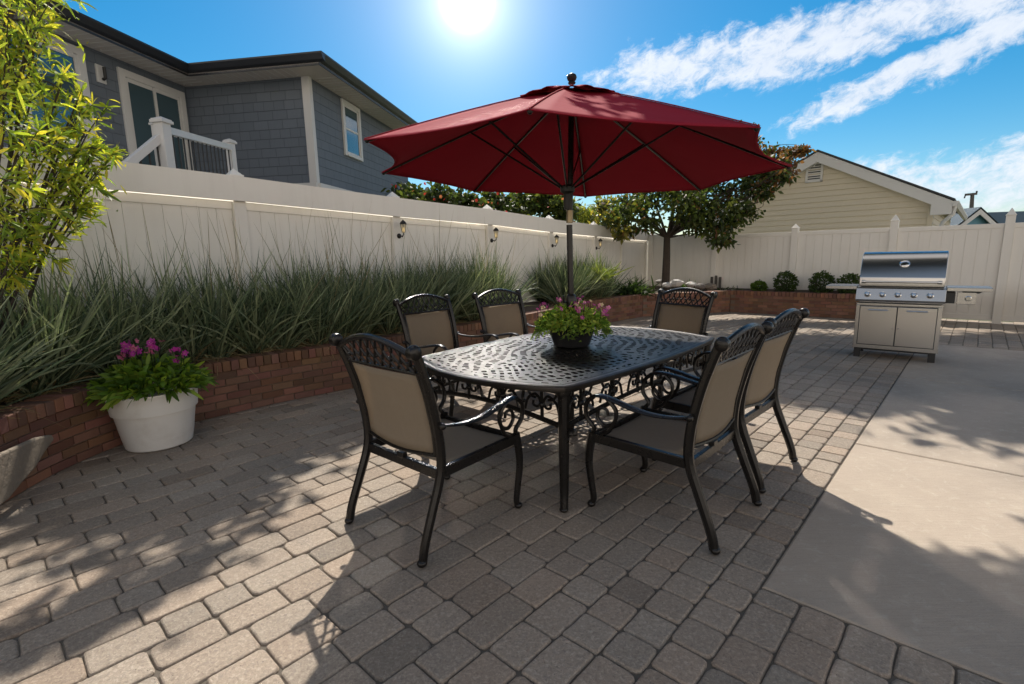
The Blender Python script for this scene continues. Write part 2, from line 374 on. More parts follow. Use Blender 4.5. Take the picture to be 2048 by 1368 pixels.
def shingle_mat(name, d):
    mt = bpy.data.materials.new(name); mt.use_nodes = True; t = NT(mt.node_tree); bs = t.n['Principled BSDF']
    s_ = t.new('ShaderNodeSeparateXYZ'); geo = t.new('ShaderNodeNewGeometry'); t.link(geo.outputs['Position'], s_.inputs[0])
    u_ = t.math('ADD', t.math('MULTIPLY', s_.outputs[0], d[0]), t.math('MULTIPLY', s_.outputs[1], d[1]))
    br = t.new('ShaderNodeTexBrick'); br.offset = .37; br.offset_frequency = 2; br.squash = .7; br.squash_frequency = 3
    t.link(t.comb(u_, s_.outputs[2]), br.inputs['Vector'])
    for k, v_ in (('Scale', 1), ('Mortar Size', .006), ('Mortar Smooth', .2), ('Bias', 0), ('Brick Width', .34), ('Row Height', .19)): br.inputs[k].default_value = v_
    br.inputs['Color1'].default_value = (.125, .148, .182, 1); br.inputs['Color2'].default_value = (.145, .170, .206, 1); br.inputs['Mortar'].default_value = (.080, .095, .120, 1)
    nz = t.noise(t.comb(t.math('MULTIPLY', u_, 30), t.math('MULTIPLY', s_.outputs[2], 2.5)), 1, 4)
    t.link(t.mix(t.math('MULTIPLY', nz, .5), br.outputs[0], (.10, .118, .145)), bs.inputs['Base Color']); bs.inputs['Roughness'].default_value = .7
    saw = t.math('FRACT', t.math('DIVIDE', s_.outputs[2], .19))
    h = t.math('SUBTRACT', t.math('MULTIPLY', saw, -1.0), t.math('MULTIPLY', br.outputs['Fac'], .6))
    b = t.new('ShaderNodeBump'); b.inputs['Strength'].default_value = .9; b.inputs['Distance'].default_value = .012; t.link(h, b.inputs['Height']); t.link(b.outputs[0], bs.inputs['Normal'])
    return mt
def emis(name, col, s_):
    mt = bpy.data.materials.new(name); mt.use_nodes = True; b = mt.node_tree.nodes['Principled BSDF']
    b.inputs['Base Color'].default_value = (*col, 1); b.inputs['Emission Color'].default_value = (*col, 1); b.inputs['Emission Strength'].default_value = s_
    return mt
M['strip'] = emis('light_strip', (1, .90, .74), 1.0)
M['bulb'] = emis('lamp_bulb', (1, .72, .32), .7)
def glass_clear():
    mt = bpy.data.materials.new('lantern_glass'); mt.use_nodes = True; t = NT(mt.node_tree); bs = t.n['Principled BSDF']; out = t.n['Material Output']
    tr = t.new('ShaderNodeBsdfTransparent'); tr.inputs[0].default_value = (.9, .88, .8, 1); bs.inputs['Base Color'].default_value = (.75, .68, .5, 1); bs.inputs['Roughness'].default_value = .1
    mx = t.new('ShaderNodeMixShader'); mx.inputs[0].default_value = .4; t.link(tr.outputs[0], mx.inputs[1]); t.link(bs.outputs[0], mx.inputs[2]); t.link(mx.outputs[0], out.inputs[0])
    return mt
M['lglass'] = glass_clear()
def canopy_mat():
    mt = bpy.data.materials.new('umbrella_canvas'); mt.use_nodes = True; t = NT(mt.node_tree); bs = t.n['Principled BSDF']; out = t.n['Material Output']
    vec = t.new('ShaderNodeTexCoord').outputs['Object']; n1 = t.noise(vec, 2.2, 5, .6); n2 = t.noise(vec, 500, 2)
    c = t.mix(n1, (.27, .014, .030), (.34, .022, .042)); t.link(c, bs.inputs['Base Color']); bs.inputs['Roughness'].default_value = .8
    bs.inputs['Specular IOR Level'].default_value = .12
    b = t.new('ShaderNodeBump'); b.inputs['Strength'].default_value = .25; b.inputs['Distance'].default_value = .02
    mp = t.new('ShaderNodeMapping'); mp.inputs['Scale'].default_value = (1, 1, 1); t.link(vec, mp.inputs[0])
    t.link(t.math('ADD', t.noise(mp.outputs[0], 4, 4, .5, 1.2), t.math('MULTIPLY', n2, .01)), b.inputs['Height']); t.link(b.outputs[0], bs.inputs['Normal'])
    tr = t.new('ShaderNodeBsdfTranslucent'); tr.inputs[0].default_value = (.40, .012, .020, 1)
    mx = t.new('ShaderNodeMixShader'); mx.inputs[0].default_value = .15; t.link(bs.outputs[0], mx.inputs[1]); t.link(tr.outputs[0], mx.inputs[2]); t.link(mx.outputs[0], out.inputs[0])
    return mt
M['canopy'] = canopy_mat()

# ================================================================ SETTING
b = MB(); b.poly([(-150, -60, -.06), (150, -60, -.06), (150, 250, -.06), (-150, 250, -.06)]); b.build('ground', M['ground'], kind='structure')
# sand bed under the pavers
b = MB(); b.poly([ab(a_, b_, -.012) for a_, b_ in ((-3, -6.3), (-3, 5.2), (13.2, 5.2), (13.2, -8.5))]); b.build('sand_bed', M['sand'], kind='structure')
# pavers, each a real tumbled stone with rounded corners
SLAB_B, SLAB_A0, SLAB_A1 = -.555, 2.105, 9.55
def paver(bm_, a0, a1, b0, b1):
    gp = .0022; a0 += gp; a1 -= gp; b0 += gp; b1 -= gp; rr = random.uniform(.011, .026)
    t1 = random.uniform(.88, 1.08); t2 = random.choice((0, 0, 0, .02, -.02, .04, -.03))
    k = random.random()
    if k < .12: t1 *= .84
    bm_.col = (t1*(1+t2), t1, t1*(1-t2*.7))
    z0 = random.uniform(-.0022, .0018); ta = random.uniform(-.012, .012); tb = random.uniform(-.012, .012); ca, cb = (a0+a1)/2, (b0+b1)/2
    cor = [(a0, b0, 1, 1), (a1, b0, -1, 1), (a1, b1, -1, -1), (a0, b1, 1, -1)]; L = []
    for i, (x, y, sx_, sy_) in enumerate(cor):
        r1 = rr*random.uniform(.7, 1.5); r2 = rr*random.uniform(.7, 1.5)
        p = [(x, y+sy_*r1), (x+sx_*r2*.3, y+sy_*r1*.3), (x+sx_*r2, y)]
        if i in (1, 3): p = p[::-1]
        L += [(q[0]+random.uniform(-.0015, .0015), q[1]+random.uniform(-.0015, .0015)) for q in p]
        # mid-edge point, slightly wavering
        nx = cor[(i+1) % 4]; L.append(((x+nx[0])/2+random.uniform(-.002, .002), (y+nx[1])/2+random.uniform(-.002, .002)))
    def ring(ins, z):
        out = []
        for (x, y) in L:
            fx = (x-ca); fy = (y-cb); hx = (a1-a0)/2; hy = (b1-b0)/2
            X = ca+fx*(1-ins/hx); Y = cb+fy*(1-ins/hy); out.append(ab(X, Y, z+z0+(X-ca)*ta+(Y-cb)*tb))
        return bm_.pts(out)
    N = len(L); r0 = ring(0, -.022); r1_ = ring(0, -.0085); r2_ = ring(.0035, -.0025); r3 = ring(.0085, 0)
    for A_, B_ in ((r0, r1_), (r1_, r2_), (r2_, r3)):
        for i in range(N): bm_.face(A_+i, A_+(i+1) % N, B_+(i+1) % N, B_+i)
    bm_.face(*range(r3, r3+N))
b = MB(); ROW = .157; r0 = SLAB_B
rows = [(SLAB_B-(i+1)*ROW) for i in range(33)]
for i, bb in enumerate(rows):
    a_ = -2.6-random.random()*.3; far = 12.6
    while a_ < far:
        bc = bb+ROW/2
        if bc < -3.1: ln = .298
        elif bc < -1.9: ln = random.choice((.298, .298, .235, .235, .157))
        elif bc < -1.2: ln = random.choice((.235, .235, .157, .298))
        else: ln = random.choice((.157, .157, .157, .235))
        if a_ < 1.2 and bc > -2.2: ln = random.choice((.235, .298, .235, .196))
        if bc < -3.1 and a_ < -2.4: a_ = -2.6+(i % 2)*.149+random.uniform(-.02, .02); 
        paver(b, a_, a_+ln, bb, bb+ROW); a_ += ln
for i in range(36):
    bb = SLAB_B+i*ROW
    a_ = -2.6-random.random()*.2
    while a_ < SLAB_A0-.03:
        ln = min(random.choice((.235, .196, .235, .157)), SLAB_A0-a_)
        if SLAB_A0-a_-ln < .07: ln = SLAB_A0-a_
        paver(b, a_, a_+ln, bb, bb+ROW); a_ += ln
    a_ = SLAB_A1
    while a_ < 13.0:
        ln = random.choice((.235, .157, .235)); paver(b, a_, a_+ln, bb, bb+ROW); a_ += ln
b.build('patio_paving', M['paver'], kind='structure')
# concrete slab with tooled joints
b = MB()
for a0, a1 in ((SLAB_A0+.006, 4.243), (4.257, 6.843), (6.857, SLAB_A1-.006)):
    for b0, b1 in ((SLAB_B+.008, 2.6), (2.612, 5.1)):
        P = [ab(a0, b0, -.004), ab(a1, b0, -.004), ab(a1, b1, -.004), ab(a0, b1, -.004)]
        e = .008; T_ = [ab(a0+e, b0+e, .001), ab(a1-e, b0+e, .001), ab(a1-e, b1-e, .001), ab(a0+e, b1-e, .001)]
        k = b.pts([p-Vector((0, 0, .03)) for p in P]); j = b.pts(P); l = b.pts(T_)
        for A_, B_ in ((k, j), (j, l)):
            for i in range(4): b.face(A_+i, A_+(i+1) % 4, B_+(i+1) % 4, B_+i)
        b.face(l, l+1, l+2, l+3)
b.build('concrete_slab', M['concrete'], kind='structure')

def curve(P, n=6):
    """Catmull-Rom through P"""
    P = [Vector(p) for p in P]; Q = [P[0]*2-P[1]]+P+[P[-1]*2-P[-2]]; out = []
    for i in range(1, len(Q)-2):
        for k in range(n):
            t = k/n; a_, b_, c_, d_ = Q[i-1], Q[i], Q[i+1], Q[i+2]
            out.append(.5*((2*b_)+(c_-a_)*t+(2*a_-5*b_+4*c_-d_)*t*t+(3*b_-a_-3*c_+d_)*t**3))
    return out+[P[-1]]
# ---------------------------------------------------------------- brick planter walls
CAPZ = .50
def wall_path(P, step): # resample polyline
    out = []; P = [Vector((*p, 0)) for p in P]; d0 = 0
    for a_, c_ in zip(P, P[1:]):
        L = (c_-a_).length; d = d0
        while d < L: out.append((a_+(c_-a_)*(d/L), (c_-a_).normalized())); d += step
        d0 = d-L
    return out
def brick_wall(name, P, label, top=CAPZ, th=.20, flip=1, smooth_=False):
    """front face runs along P; body lies to the left (flip=1) of the walking direction"""
    root = empty(name, (P[0][0], P[0][1], 0), label=label, cat='wall'); off = root.location
    if smooth_: P = [tuple(q.xy) for q in curve([(*p, 0) for p in P], 5)]
    nb = MB(); cb = MB(); mm = MB(); ch = .0725
    def tone():
        t = random.uniform(.55, 1.12); return (t*random.uniform(.92, 1.08), t*random.uniform(.85, 1.05), t*random.uniform(.8, 1.1))
    ncourse = int(round((top-.092)/ch)); ch = (top-.092)/ncourse
    V2 = [Vector((*p, 0)) for p in P]
    nor = []
    for i in range(len(V2)-1):
        d = (V2[i+1]-V2[i]).normalized(); nor.append(Vector((-d.y, d.x, 0))*flip)
    def miter(i):
        if i == 0: return nor[0]
        if i == len(V2)-1: return nor[-1]
        q = nor[i-1]+nor[i]; return q/(q.dot(nor[i]))
    V2e = list(V2); V2e[0] = V2[0]+(V2[1]-V2[0]).normalized()*.006; V2e[-1] = V2[-1]-(V2[-1]-V2[-2]).normalized()*.006
    ins = [V2e[i]+miter(i)*.013 for i in range(len(V2))]; bk = [V2e[i]+miter(i)*(th-.01) for i in range(len(V2))]
    for i in range(len(V2)-1):
        mm.extr([ins[i]-Vector((0, 0, .02)), ins[i+1]-Vector((0, 0, .02)), bk[i+1]-Vector((0, 0, .02)), bk[i]-Vector((0, 0, .02))], (0, 0, 1), top-.012+.02)
    for c_ in range(ncourse):
        step = .205; z = c_*ch+ch/2
        shift = (c_ % 2)*step/2; TL = sum((q_-p_).length for p_, q_ in zip(V2, V2[1:]))
        def at_s(s_):
            for p_, q_ in zip(V2, V2[1:]):
                L_ = (q_-p_).length
                if s_ <= L_: return p_+(q_-p_)*(s_/L_)
                s_ -= L_
            return V2[-1]
        for k in range(int((TL-shift)/step)+1):
            sa, sb = shift+k*step, min(TL, shift+(k+1)*step)
            if sb-sa < step*.15: continue
            pa_, pb_ = at_s(sa), at_s(sb); d = (pb_-pa_).normalized()
            n = Vector((-d.y, d.x, 0))*flip; nb.col = tone(); c0 = (pa_+pb_)/2+n*.055
            nb.box((c0.x+random.uniform(-.001, .001), c0.y, z), (sb-sa-.009, .11+random.uniform(-.004, .003), ch-.009), math.atan2(d.y, d.x)+random.uniform(-.006, .006))
    step = .0735
    for p, d in wall_path([tuple(v.xy) for v in V2], step):
        n = Vector((-d.y, d.x, 0))*flip; cb.col = tone(); c0 = p+d*step/2+n*(th/2-.008)
        cb.box((c0.x, c0.y, top-.045+random.uniform(-.002, .002)), (step-.008, th+.012, .092), math.atan2(d.y, d.x)+random.uniform(-.01, .01))
    nb.build('brick_courses', M['brick'], root, off, bevel=.003); cb.build('brick_cap', M['brick'], root, off, bevel=.004); mm.build('mortar_core', M['mortar'], root, off)
    return root
L1 = [(-2.72, 1.0), (-2.85, 1.9), (-3.00, 2.55), (-3.11, 3.05), (-3.13, 3.45), (-3.06, 3.85), (-2.90, 4.20), (-2.70, 4.47), (-2.25, 4.95), (-1.74, 5.40)]
far1 = g(1285.5, 633.7); corner = (5.14, 11.78)
L1b = [(-1.74, 5.40), (.12, 7.62), (1.70, 10.05), (far1.x, far1.y)]
brick_wall('curved_planter_wall', L1, 'low red brick planter wall curving behind the white pot at the left edge of the patio', smooth_=True)
brick_wall('long_planter_wall', L1b, 'low red brick planter wall running behind the table below the long grass and white fence')
brick_wall('corner_planter_wall', [(far1.x, far1.y), (4.1, 11.45), (corner[0], corner[1])], 'short lighter brick wall turning the far corner of the patio below the small tree')
W3e = DA*12.12+DB*(-.60)
fw_ = brick_wall('far_planter_wall', [corner, tuple(W3e.xy)], 'dark low brick wall below the round shrubs, running to the steel grill')

d1_ = (Vector((*corner, 0))-Vector((4.1, 11.45, 0))).normalized(); d2_ = (W3e-Vector((*corner, 0))).normalized()
n1_ = Vector((-d1_.y, d1_.x, 0)); n2_ = Vector((-d2_.y, d2_.x, 0)); cq_ = Vector((*corner, 0))+(n1_+n2_).normalized()*.062
b = MB(); b.col = (.62, .58, .55)
for i in range(6): b.box((cq_.x, cq_.y, .034+i*.068), (.085, .085, .060), math.atan2(d1_.y+d2_.y, d1_.x+d2_.x))
b.build('corner_bricks', M['brick'], fw_, fw_.location, bevel=.003)

# ---------------------------------------------------------------- fences
FC = Vector((3.70, 13.97, 0)); th = R(38); FD = Vector((math.sin(th), math.cos(th), 0)); FN = Vector((FD.y, -FD.x, 0))   # faces the patio
# soil in the planters (behind the walls, up to the fences)
b = MB()
def topz(s_): return np.interp(s_, [-14, -10.71, -8.62, -6.62, -4.74, -2.92, -1.5, 0], [2.34, 2.28, 2.22, 2.18, 2.10, 2.05, 2.01, 1.99])
inner = [Vector((p[0], p[1], 0)) for p in L1+L1b[1:]]+[Vector((4.1, 11.45, 0)), Vector((*corner, 0)), W3e]
outer = []
for p in inner: outer.append(p)
nI = len(inner)
fe0 = FC-FD*16.5
edge = [fe0 + (FC-fe0)*t_ for t_ in np.linspace(0, 1, nI-1)]+[ab(12.74, -.60)]
for i in range(nI-1):
    p, q, r_, s_ = inner[i], inner[i+1], edge[i+1], edge[i]
    off = .10
    def inn(P_, E_): d_ = (E_-P_).normalized(); return P_+d_*off
    A_, B_ = inn(p, s_), inn(q, r_)
    for t0, t1, z0, z1 in ((0, .3, .435, .45), (.3, .7, .45, .50), (.7, 1, .50, .52)):
        b.poly([A_.lerp(s_, t0)+Vector((0, 0, z0)), B_.lerp(r_, t0)+Vector((0, 0, z0)), B_.lerp(r_, t1)+Vector((0, 0, z1)), A_.lerp(s_, t1)+Vector((0, 0, z1))])
b.build('planter_soil', M['soil'], kind='structure')

def cap_pyr(bm_, p, s_, z, h=.055, rz=0):
    ca, sa = math.cos(rz), math.sin(rz); h_ = s_/2
    for (e, z0, z1) in ((h_+.008, z, z+.018),):
        bm_.box((p.x, p.y, (z0+z1)/2), (2*e, 2*e, z1-z0), rz)
    k = bm_.pts([(p.x+x*ca-y*sa, p.y+x*sa+y*ca, z+.018) for x, y in ((-h_, -h_), (h_, -h_), (h_, h_), (-h_, h_))]+[(p.x, p.y, z+.018+h)])
    for i in range(4): bm_.face(k+i, k+(i+1) % 4, k+4)
def fence(name, label, P, n, tz, postz, cap=.055, skip=(), strip=False, band=0, gz=.35, cat='fence'):
    """P = post positions; n = side facing the patio; tz(i) rail top height at post i"""
    root = empty(name, (P[0].x, P[0].y, 0), label=label, cat=cat); off = root.location; rz = math.atan2((P[1]-P[0]).y, (P[1]-P[0]).x)
    for i, p in enumerate(P):
        if i in skip: continue
        k = MB(); hgt = postz(i); k.box((p.x, p.y, hgt/2-.05), (.127, .127, hgt+.1), rz); cap_pyr(k, p, .127, hgt, cap, rz)
        k.build('fence_post', M['vinyl'], root, off, bevel=.004)
    for i in range(len(P)-1):
        p, q = P[i], P[i+1]; d = (q-p).normalized(); a_ = p+d*.064; c_ = q-d*.064; L = (c_-a_).length; z0, z1 = tz(i), tz(i+1)
        rl = MB(); bd = MB()
        tb = band if band else .0
        up_ = Vector((0, 0, 1))
        if band:
            # deep top board standing proud of the posts and spanning them
            r3 = MB(); zz_ = [p+n*.105+up_*z0, p+n*.105+up_*(z0-band), p+n*.07+up_*(z0-band), p+n*.07+up_*(z0-.02), p+up_*(z0-.02), p+up_*z0]
            ww_ = [q+n*.105+up_*z1, q+n*.105+up_*(z1-band), q+n*.07+up_*(z1-band), q+n*.07+up_*(z1-.02), q+up_*(z1-.02), q+up_*z1]
            k0 = r3.pts(zz_); k1 = r3.pts(ww_); r3.face(*range(k0, k0+6)); r3.face(*range(k1+5, k1-1, -1))
            for e_ in range(6): r3.face(k0+e_, k0+(e_+1) % 6, k1+(e_+1) % 6, k1+e_)
            r3.build('top_board', M['vinyl'], root, off)
        tops = [z0-tb, z1-tb]; rh = .085
        rl.extr([a_+up_*tops[0]-n*.022, c_+up_*tops[1]-n*.022, c_+up_*(tops[1]-rh)-n*.022, a_+up_*(tops[0]-rh)-n*.022], n, .044)
        r2 = MB(); r2.extr([a_+up_*(gz+.10)-n*.022, c_+up_*(gz+.10)-n*.022, c_+up_*gz-n*.022, a_+up_*gz-n*.022], n, .044); r2.build('bottom_rail', M['vinyl'], root, off, bevel=.004)
        nb = int(round(L/.165)); bw = L/nb
        for j in range(nb):
            u0, u1 = j*bw+.0018, (j+1)*bw-.0018; t0, t1 = u0/L, u1/L
            za = tops[0]+(tops[1]-tops[0])*t0-rh+.01; zb = tops[0]+(tops[1]-tops[0])*t1-rh+.01
            bd.extr([a_+d*u0+up_*za-n*.011, a_+d*u1+up_*zb-n*.011, a_+d*u1+up_*(gz+.09)-n*.011, a_+d*u0+up_*(gz+.09)-n*.011], n, .022)
        bk = MB(); bk.extr([a_+up_*(tops[0]-rh+.01)-n*.004, c_+up_*(tops[1]-rh+.01)-n*.004, c_+up_*(gz+.09)-n*.004, a_+up_*(gz+.09)-n*.004], n, .006)
        bd.v, bd.f, bd.c = bd.v, bd.f, bd.c; kk = len(bd.v); bd.v += bk.v; bd.f += [tuple(x+kk for x in f_) for f_ in bk.f]; bd.c += bk.c
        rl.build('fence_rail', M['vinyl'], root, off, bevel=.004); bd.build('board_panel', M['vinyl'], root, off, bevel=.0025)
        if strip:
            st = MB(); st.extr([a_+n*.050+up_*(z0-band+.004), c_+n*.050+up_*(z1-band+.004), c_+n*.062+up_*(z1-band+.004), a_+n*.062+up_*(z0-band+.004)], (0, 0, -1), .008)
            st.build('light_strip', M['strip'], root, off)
    return root
SL = [-16.4, -14.5, -12.6, -10.71, -8.62, -6.62, -4.74, -2.92, -1.5]
PL = [FC+FD*s_ for s_ in SL]
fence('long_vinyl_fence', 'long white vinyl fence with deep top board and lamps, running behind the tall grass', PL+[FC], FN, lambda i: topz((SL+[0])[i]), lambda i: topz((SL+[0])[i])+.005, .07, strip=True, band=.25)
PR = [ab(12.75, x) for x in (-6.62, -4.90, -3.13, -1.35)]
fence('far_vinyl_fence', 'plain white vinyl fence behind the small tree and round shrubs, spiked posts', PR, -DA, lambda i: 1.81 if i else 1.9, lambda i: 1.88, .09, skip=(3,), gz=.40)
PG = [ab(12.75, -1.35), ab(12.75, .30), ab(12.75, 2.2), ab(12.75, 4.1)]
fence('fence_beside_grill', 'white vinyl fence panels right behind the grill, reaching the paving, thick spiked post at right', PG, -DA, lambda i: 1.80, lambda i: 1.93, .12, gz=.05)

# wall lanterns on the long fence's posts
def lantern(first=None):
    root = empty('wall_lantern', (0, 0, 0))
    b = MB(); b.lathe([(.042, 0), (.042, .012), (.028, .02)], n=16, M=Matrix.Rotation(R(90), 3, 'Y')); b.build('back_plate', M['metal'], root, smooth=True)
    b = MB(); b.tube([(.0, 0, 0), (.05, 0, -.005), (.10, 0, -.003), (.125, 0, .02), (.125, 0, .05)], .009, 8); b.ball((.085, 0, -.012), .014, 6); b.build('bracket', M['metal'], root, smooth=True)
    b = MB(); b.lathe([(.022, .045), (.028, .055), (.045, .185), (.043, .19)], (.125, 0, 0), 12); b.build('glass_shade', M['lglass'], root, smooth=True)
    b = MB(); b.lathe([(.010, .06), (.016, .09), (.014, .12), (.006, .14)], (.125, 0, 0), 10); b.build('bulb', M['bulb'], root, smooth=True)
    b = MB()
    for k in range(4):
        a_ = PI/4+k*PI/2; b.tube([(.125+.026*math.cos(a_), .026*math.sin(a_), .05), (.125+.047*math.cos(a_), .047*math.sin(a_), .19)], .004, 5)
    b.lathe([(.056, .186), (.058, .20), (.050, .215), (.034, .235), (.012, .25), (.006, .262)], (.125, 0, 0), 12); b.build('lantern_cap', M['metal'], root, smooth=True)
    return root
def dup(root, loc, rz, label):
    r_ = root.copy(); C.objects.link(r_); r_.location = loc; r_.rotation_euler = (0, 0, rz); r_['label'] = label
    for ch in list(root.children):
        c_ = ch.copy(); C.objects.link(c_); c_.parent = r_
        for gg in ch.children: d_ = gg.copy(); C.objects.link(d_); d_.parent = c_
    return r_
LROT = math.atan2(FN.y, FN.x)
lant = lantern(); lant.scale = (.82,)*3; setp(lant, 'black wall lantern nearest the grey house, on the fence post above the tallest grass', 'wall lamp', 'lanterns along the fence')
for i, (s_, lab) in enumerate([(-8.62, None), (-6.62, 'second black wall lantern from the left, on the fence just left of the umbrella pole'),
                               (-4.74, 'third black wall lantern, first one left of the umbrella pole on the fence'), (-2.92, 'small far wall lantern right of the umbrella pole, nearest the fence corner')]):
    if i == 1: lab = 'wall lantern on the fence midway between the tallest grass and the umbrella pole'
    p = FC+FD*(s_+.02)+FN*.066; z = topz(s_)-.25-.26
    if i == 0: lant.location = (p.x, p.y, z); lant.rotation_euler = (0, 0, LROT)
    else: dup(lant, (p.x, p.y, z), LROT, lab)

# ================================================================ GREY HOUSE
hz = R(9.4); HA = Vector((math.sin(hz), math.cos(hz), 0)); HB = Vector((HA.y, -HA.x, 0)); KS = 12/11
K = Vector((-3.79*KS, 10.32*KS, 0)); Lc = Vector((-6.40*KS, 10.755*KS, 0))
zs = lambda z: 1.4+(z-1.4)*KS
ZB, ZT = zs(2.90), zs(4.86)
house = empty('grey_house', (K.x, K.y, 0), label='grey shingled house with black eaves and white trim behind the long fence', cat='house'); off = house.location
shA = shingle_mat('shingle_side', (HA.x, HA.y)); shB = shingle_mat('shingle_front', (HB.x, HB.y))
def wallp(p, q, z0, z1, mat, name='wall'):
    b = MB(); n = (q-p).normalized().cross(Vector((0, 0, 1))); b.extr([p+Vector((0, 0, z0)), q+Vector((0, 0, z0)), q+Vector((0, 0, z1)), p+Vector((0, 0, z1))], -n, .15); return b.build(name, mat, house, off)
S0 = Lc-HA*9.0; FE = K+HA*5.6
wl = wallp(S0, Lc, 0, ZT, shA); wf = wallp(Lc, K, 0, ZT, shB); wr = wallp(K, FE, 0, ZT, shA)
b = MB(); b.extr([FE-HB*.16, FE-HB*6, FE-HB*6+Vector((0, 0, ZT)), FE-HB*.16+Vector((0, 0, ZT))], -HA, .15); b.build('wall', shB, house, off)
def put(o, p, n_, w_, t_, h_, z0, d):  # box on a wall: p start, d direction along
    o.extr([p+Vector((0, 0, z0)), p+d*w_+Vector((0, 0, z0)), p+d*w_+Vector((0, 0, z0+h_)), p+Vector((0, 0, z0+h_))], n_, t_)
# corner boards and water-table trim
b = MB(); put(b, K-HB*.14+HB*.0, -HA, .14, .03, ZT-ZB, ZB, HB); put(b, K-HA*.03, HB, .12, .03, ZT-ZB, ZB, HA); b.build('corner_board', M['trim'], house, off, bevel=.003)
b = MB()
for (p, q, n_) in ((Lc, K, -HA), (K-HA*.0, FE, HB)):
    d = (q-p).normalized(); L = (q-p).length
    put(b, p-d*.0+n_*.0, n_, L+.05, .10, .12, ZB-.12, d)
b.build('skirt_board', M['trim'], house, off, bevel=.003)
# eaves: soffit slab, black gutter, hipped roof
OV = .62
def offp(p, n1_, n2_): return p+n1_*OV+n2_*OV
e0 = S0+HB*OV; e1 = Lc-HA*OV+HB*OV; e2 = K-HA*OV+HB*OV; e3 = FE+HB*OV+HA*.4
up_ = Vector((0, 0, 1))
b = MB(); b.extr([S0+up_*ZT, e0+up_*ZT, e1+up_*ZT, Lc+up_*ZT], (0, 0, 1), .03); b.extr([Lc+up_*ZT, e1+up_*ZT, e2+up_*ZT, K+up_*ZT], (0, 0, 1), .03); b.extr([K+up_*ZT, e2+up_*ZT, e3+up_*ZT, FE+HA*.4+up_*ZT], (0, 0, 1), .03)
sf = b.build('soffit', M['soffit'], house, off)
b = MB()   # soffit grooves: thin ribs
for (p, q, n_) in ((S0, Lc-HA*.1, HB), (Lc+HB*.7, K, -HA), (K, FE, HB)):
    d = (q-p).normalized(); L = (q-p).length; k = .15
    while k < L-.1: b.bar(p+d*k+n_*.03+up_*(ZT-.003), p+d*k+n_*(OV-.03)+up_*(ZT-.003), .012, .006); k += .16
b.build('soffit_rib', M['trim'], house, off, label='fine ribs of the vented soffit')
b = MB()
for (p, q) in ((e0, e1), (e1, e2), (e2, e3)):
    d = (q-p).normalized(); n_ = d.cross(up_)
    b.extr([p+up_*(ZT-.03), q+up_*(ZT-.03), q+up_*(ZT+.17), p+up_*(ZT+.17)], n_, -.02)
    P_ = [p+n_*.0+up_*(ZT+.02), p+n_*.07+up_*(ZT+.05), p+n_*.12+up_*(ZT+.14), p+n_*.12+up_*(ZT+.17), p+n_*.0+up_*(ZT+.17)]
    ext = n_*0; b.extr([x-d*(.0) for x in P_], d, (q-p).length+(.12 if (q-e2).length < .01 else 0))
b.build('gutter', M['fascia'], house, off)
b = MB(); sl_ = .22
A_, B_, C_, D_ = [x+up_*(ZT+.16) for x in (e0, e1, e2, e3)]
hw = 4.2; ra = e1-HB*hw+HA*hw+up_*(ZT+.16+hw*sl_); rb = e0-HB*hw+up_*(ZT+.16+hw*sl_)
b.poly([A_, B_, ra, rb]); rc = (e2+HA*hw-HB*hw)+up_*(ZT+.16+hw*sl_); b.poly([B_, C_, rc, ra]); rd = e3-HB*hw+up_*(ZT+.16+hw*sl_); b.poly([C_, D_, rd, rc])
o = b.build('roof', M['roofing'], house, off); sm = o.modifiers.new('t', 'SOLIDIFY'); sm.thickness = .04
# small soffit spot lamps
b = MB()
for (p, q, n_) in ((Lc-HA*6, Lc, HB), (Lc, K, -HA), (K, FE, HB)):
    d = (q-p).normalized(); L = (q-p).length; k = .25
    while k < L: b.lathe([(.02, 0), (.016, -.012)], p+d*k+n_*.12+up_*(ZT-.004), 8); k += .62
b.build('soffit_light', M['trim'], house, off, label='row of tiny white eave lights')
# sliding door on the left wall
def onL(px, py): q = onp(px, py, Lc, HB); return (q-Lc).dot(HA), q.z
def window(parent, p, d, n_, wd, z0, z1, sashes=1, fr=.11, name='window', split=None, lights=True):
    f = MB(); t_ = .045; h_ = z1-z0
    put(f, p, n_, fr, t_, h_, z0, d); put(f, p+d*(wd-fr), n_, fr, t_, h_, z0, d); put(f, p+d*fr, n_, wd-2*fr, t_, fr, z1-fr, d); put(f, p+d*fr-n_*.0, n_, wd-2*fr, t_+.02, .07, z0, d)
    fo = f.build(name, M['trim'], parent, off, bevel=.003)
    gl_ = MB(); put(gl_, p+d*(fr-.01), n_, wd-2*fr+.02, .012, h_-fr-.06, z0+.06, d); gl_.build('pane', M['glass'], fo, off)
    sa = MB(); iw = wd-2*fr
    if split == 'v':
        for x0, x1, tt in ((0, iw/2+.03, .022), (iw/2-.03, iw, .034)):
            for xx in (x0, x1-.06): put(sa, p+d*(fr+xx), n_, .06, tt, h_-fr-.08, z0+.07, d)
            put(sa, p+d*(fr+x0+.06), n_, x1-x0-.12, tt-.004, .07, z1-fr-.07, d); put(sa, p+d*(fr+x0+.06), n_, x1-x0-.12, tt-.004, .09, z0+.07, d)
    else:
        for xx in (0, iw-.045): put(sa, p+d*(fr+xx), n_, .045, .025, h_-fr-.08, z0+.07, d)
        for zz in (z0+.07, (z0+z1)/2-.02, z1-fr-.045): put(sa, p+d*(fr+.045), n_, iw-.09, .022, .045, zz, d)
    sa.build('sash', M['trim'], fo, off)
    return fo
s0 = -1.52*KS; s1 = -.09*KS
window(house, Lc+HA*s0, HA, HB, s1-s0, zs(2.75), zs(4.72), fr=.13, name='sliding_door', split='v')
window(house, Lc+HA*(-4.05*KS), HA, HB, 1.95*KS, zs(3.25), zs(4.78), fr=.13, split='v')
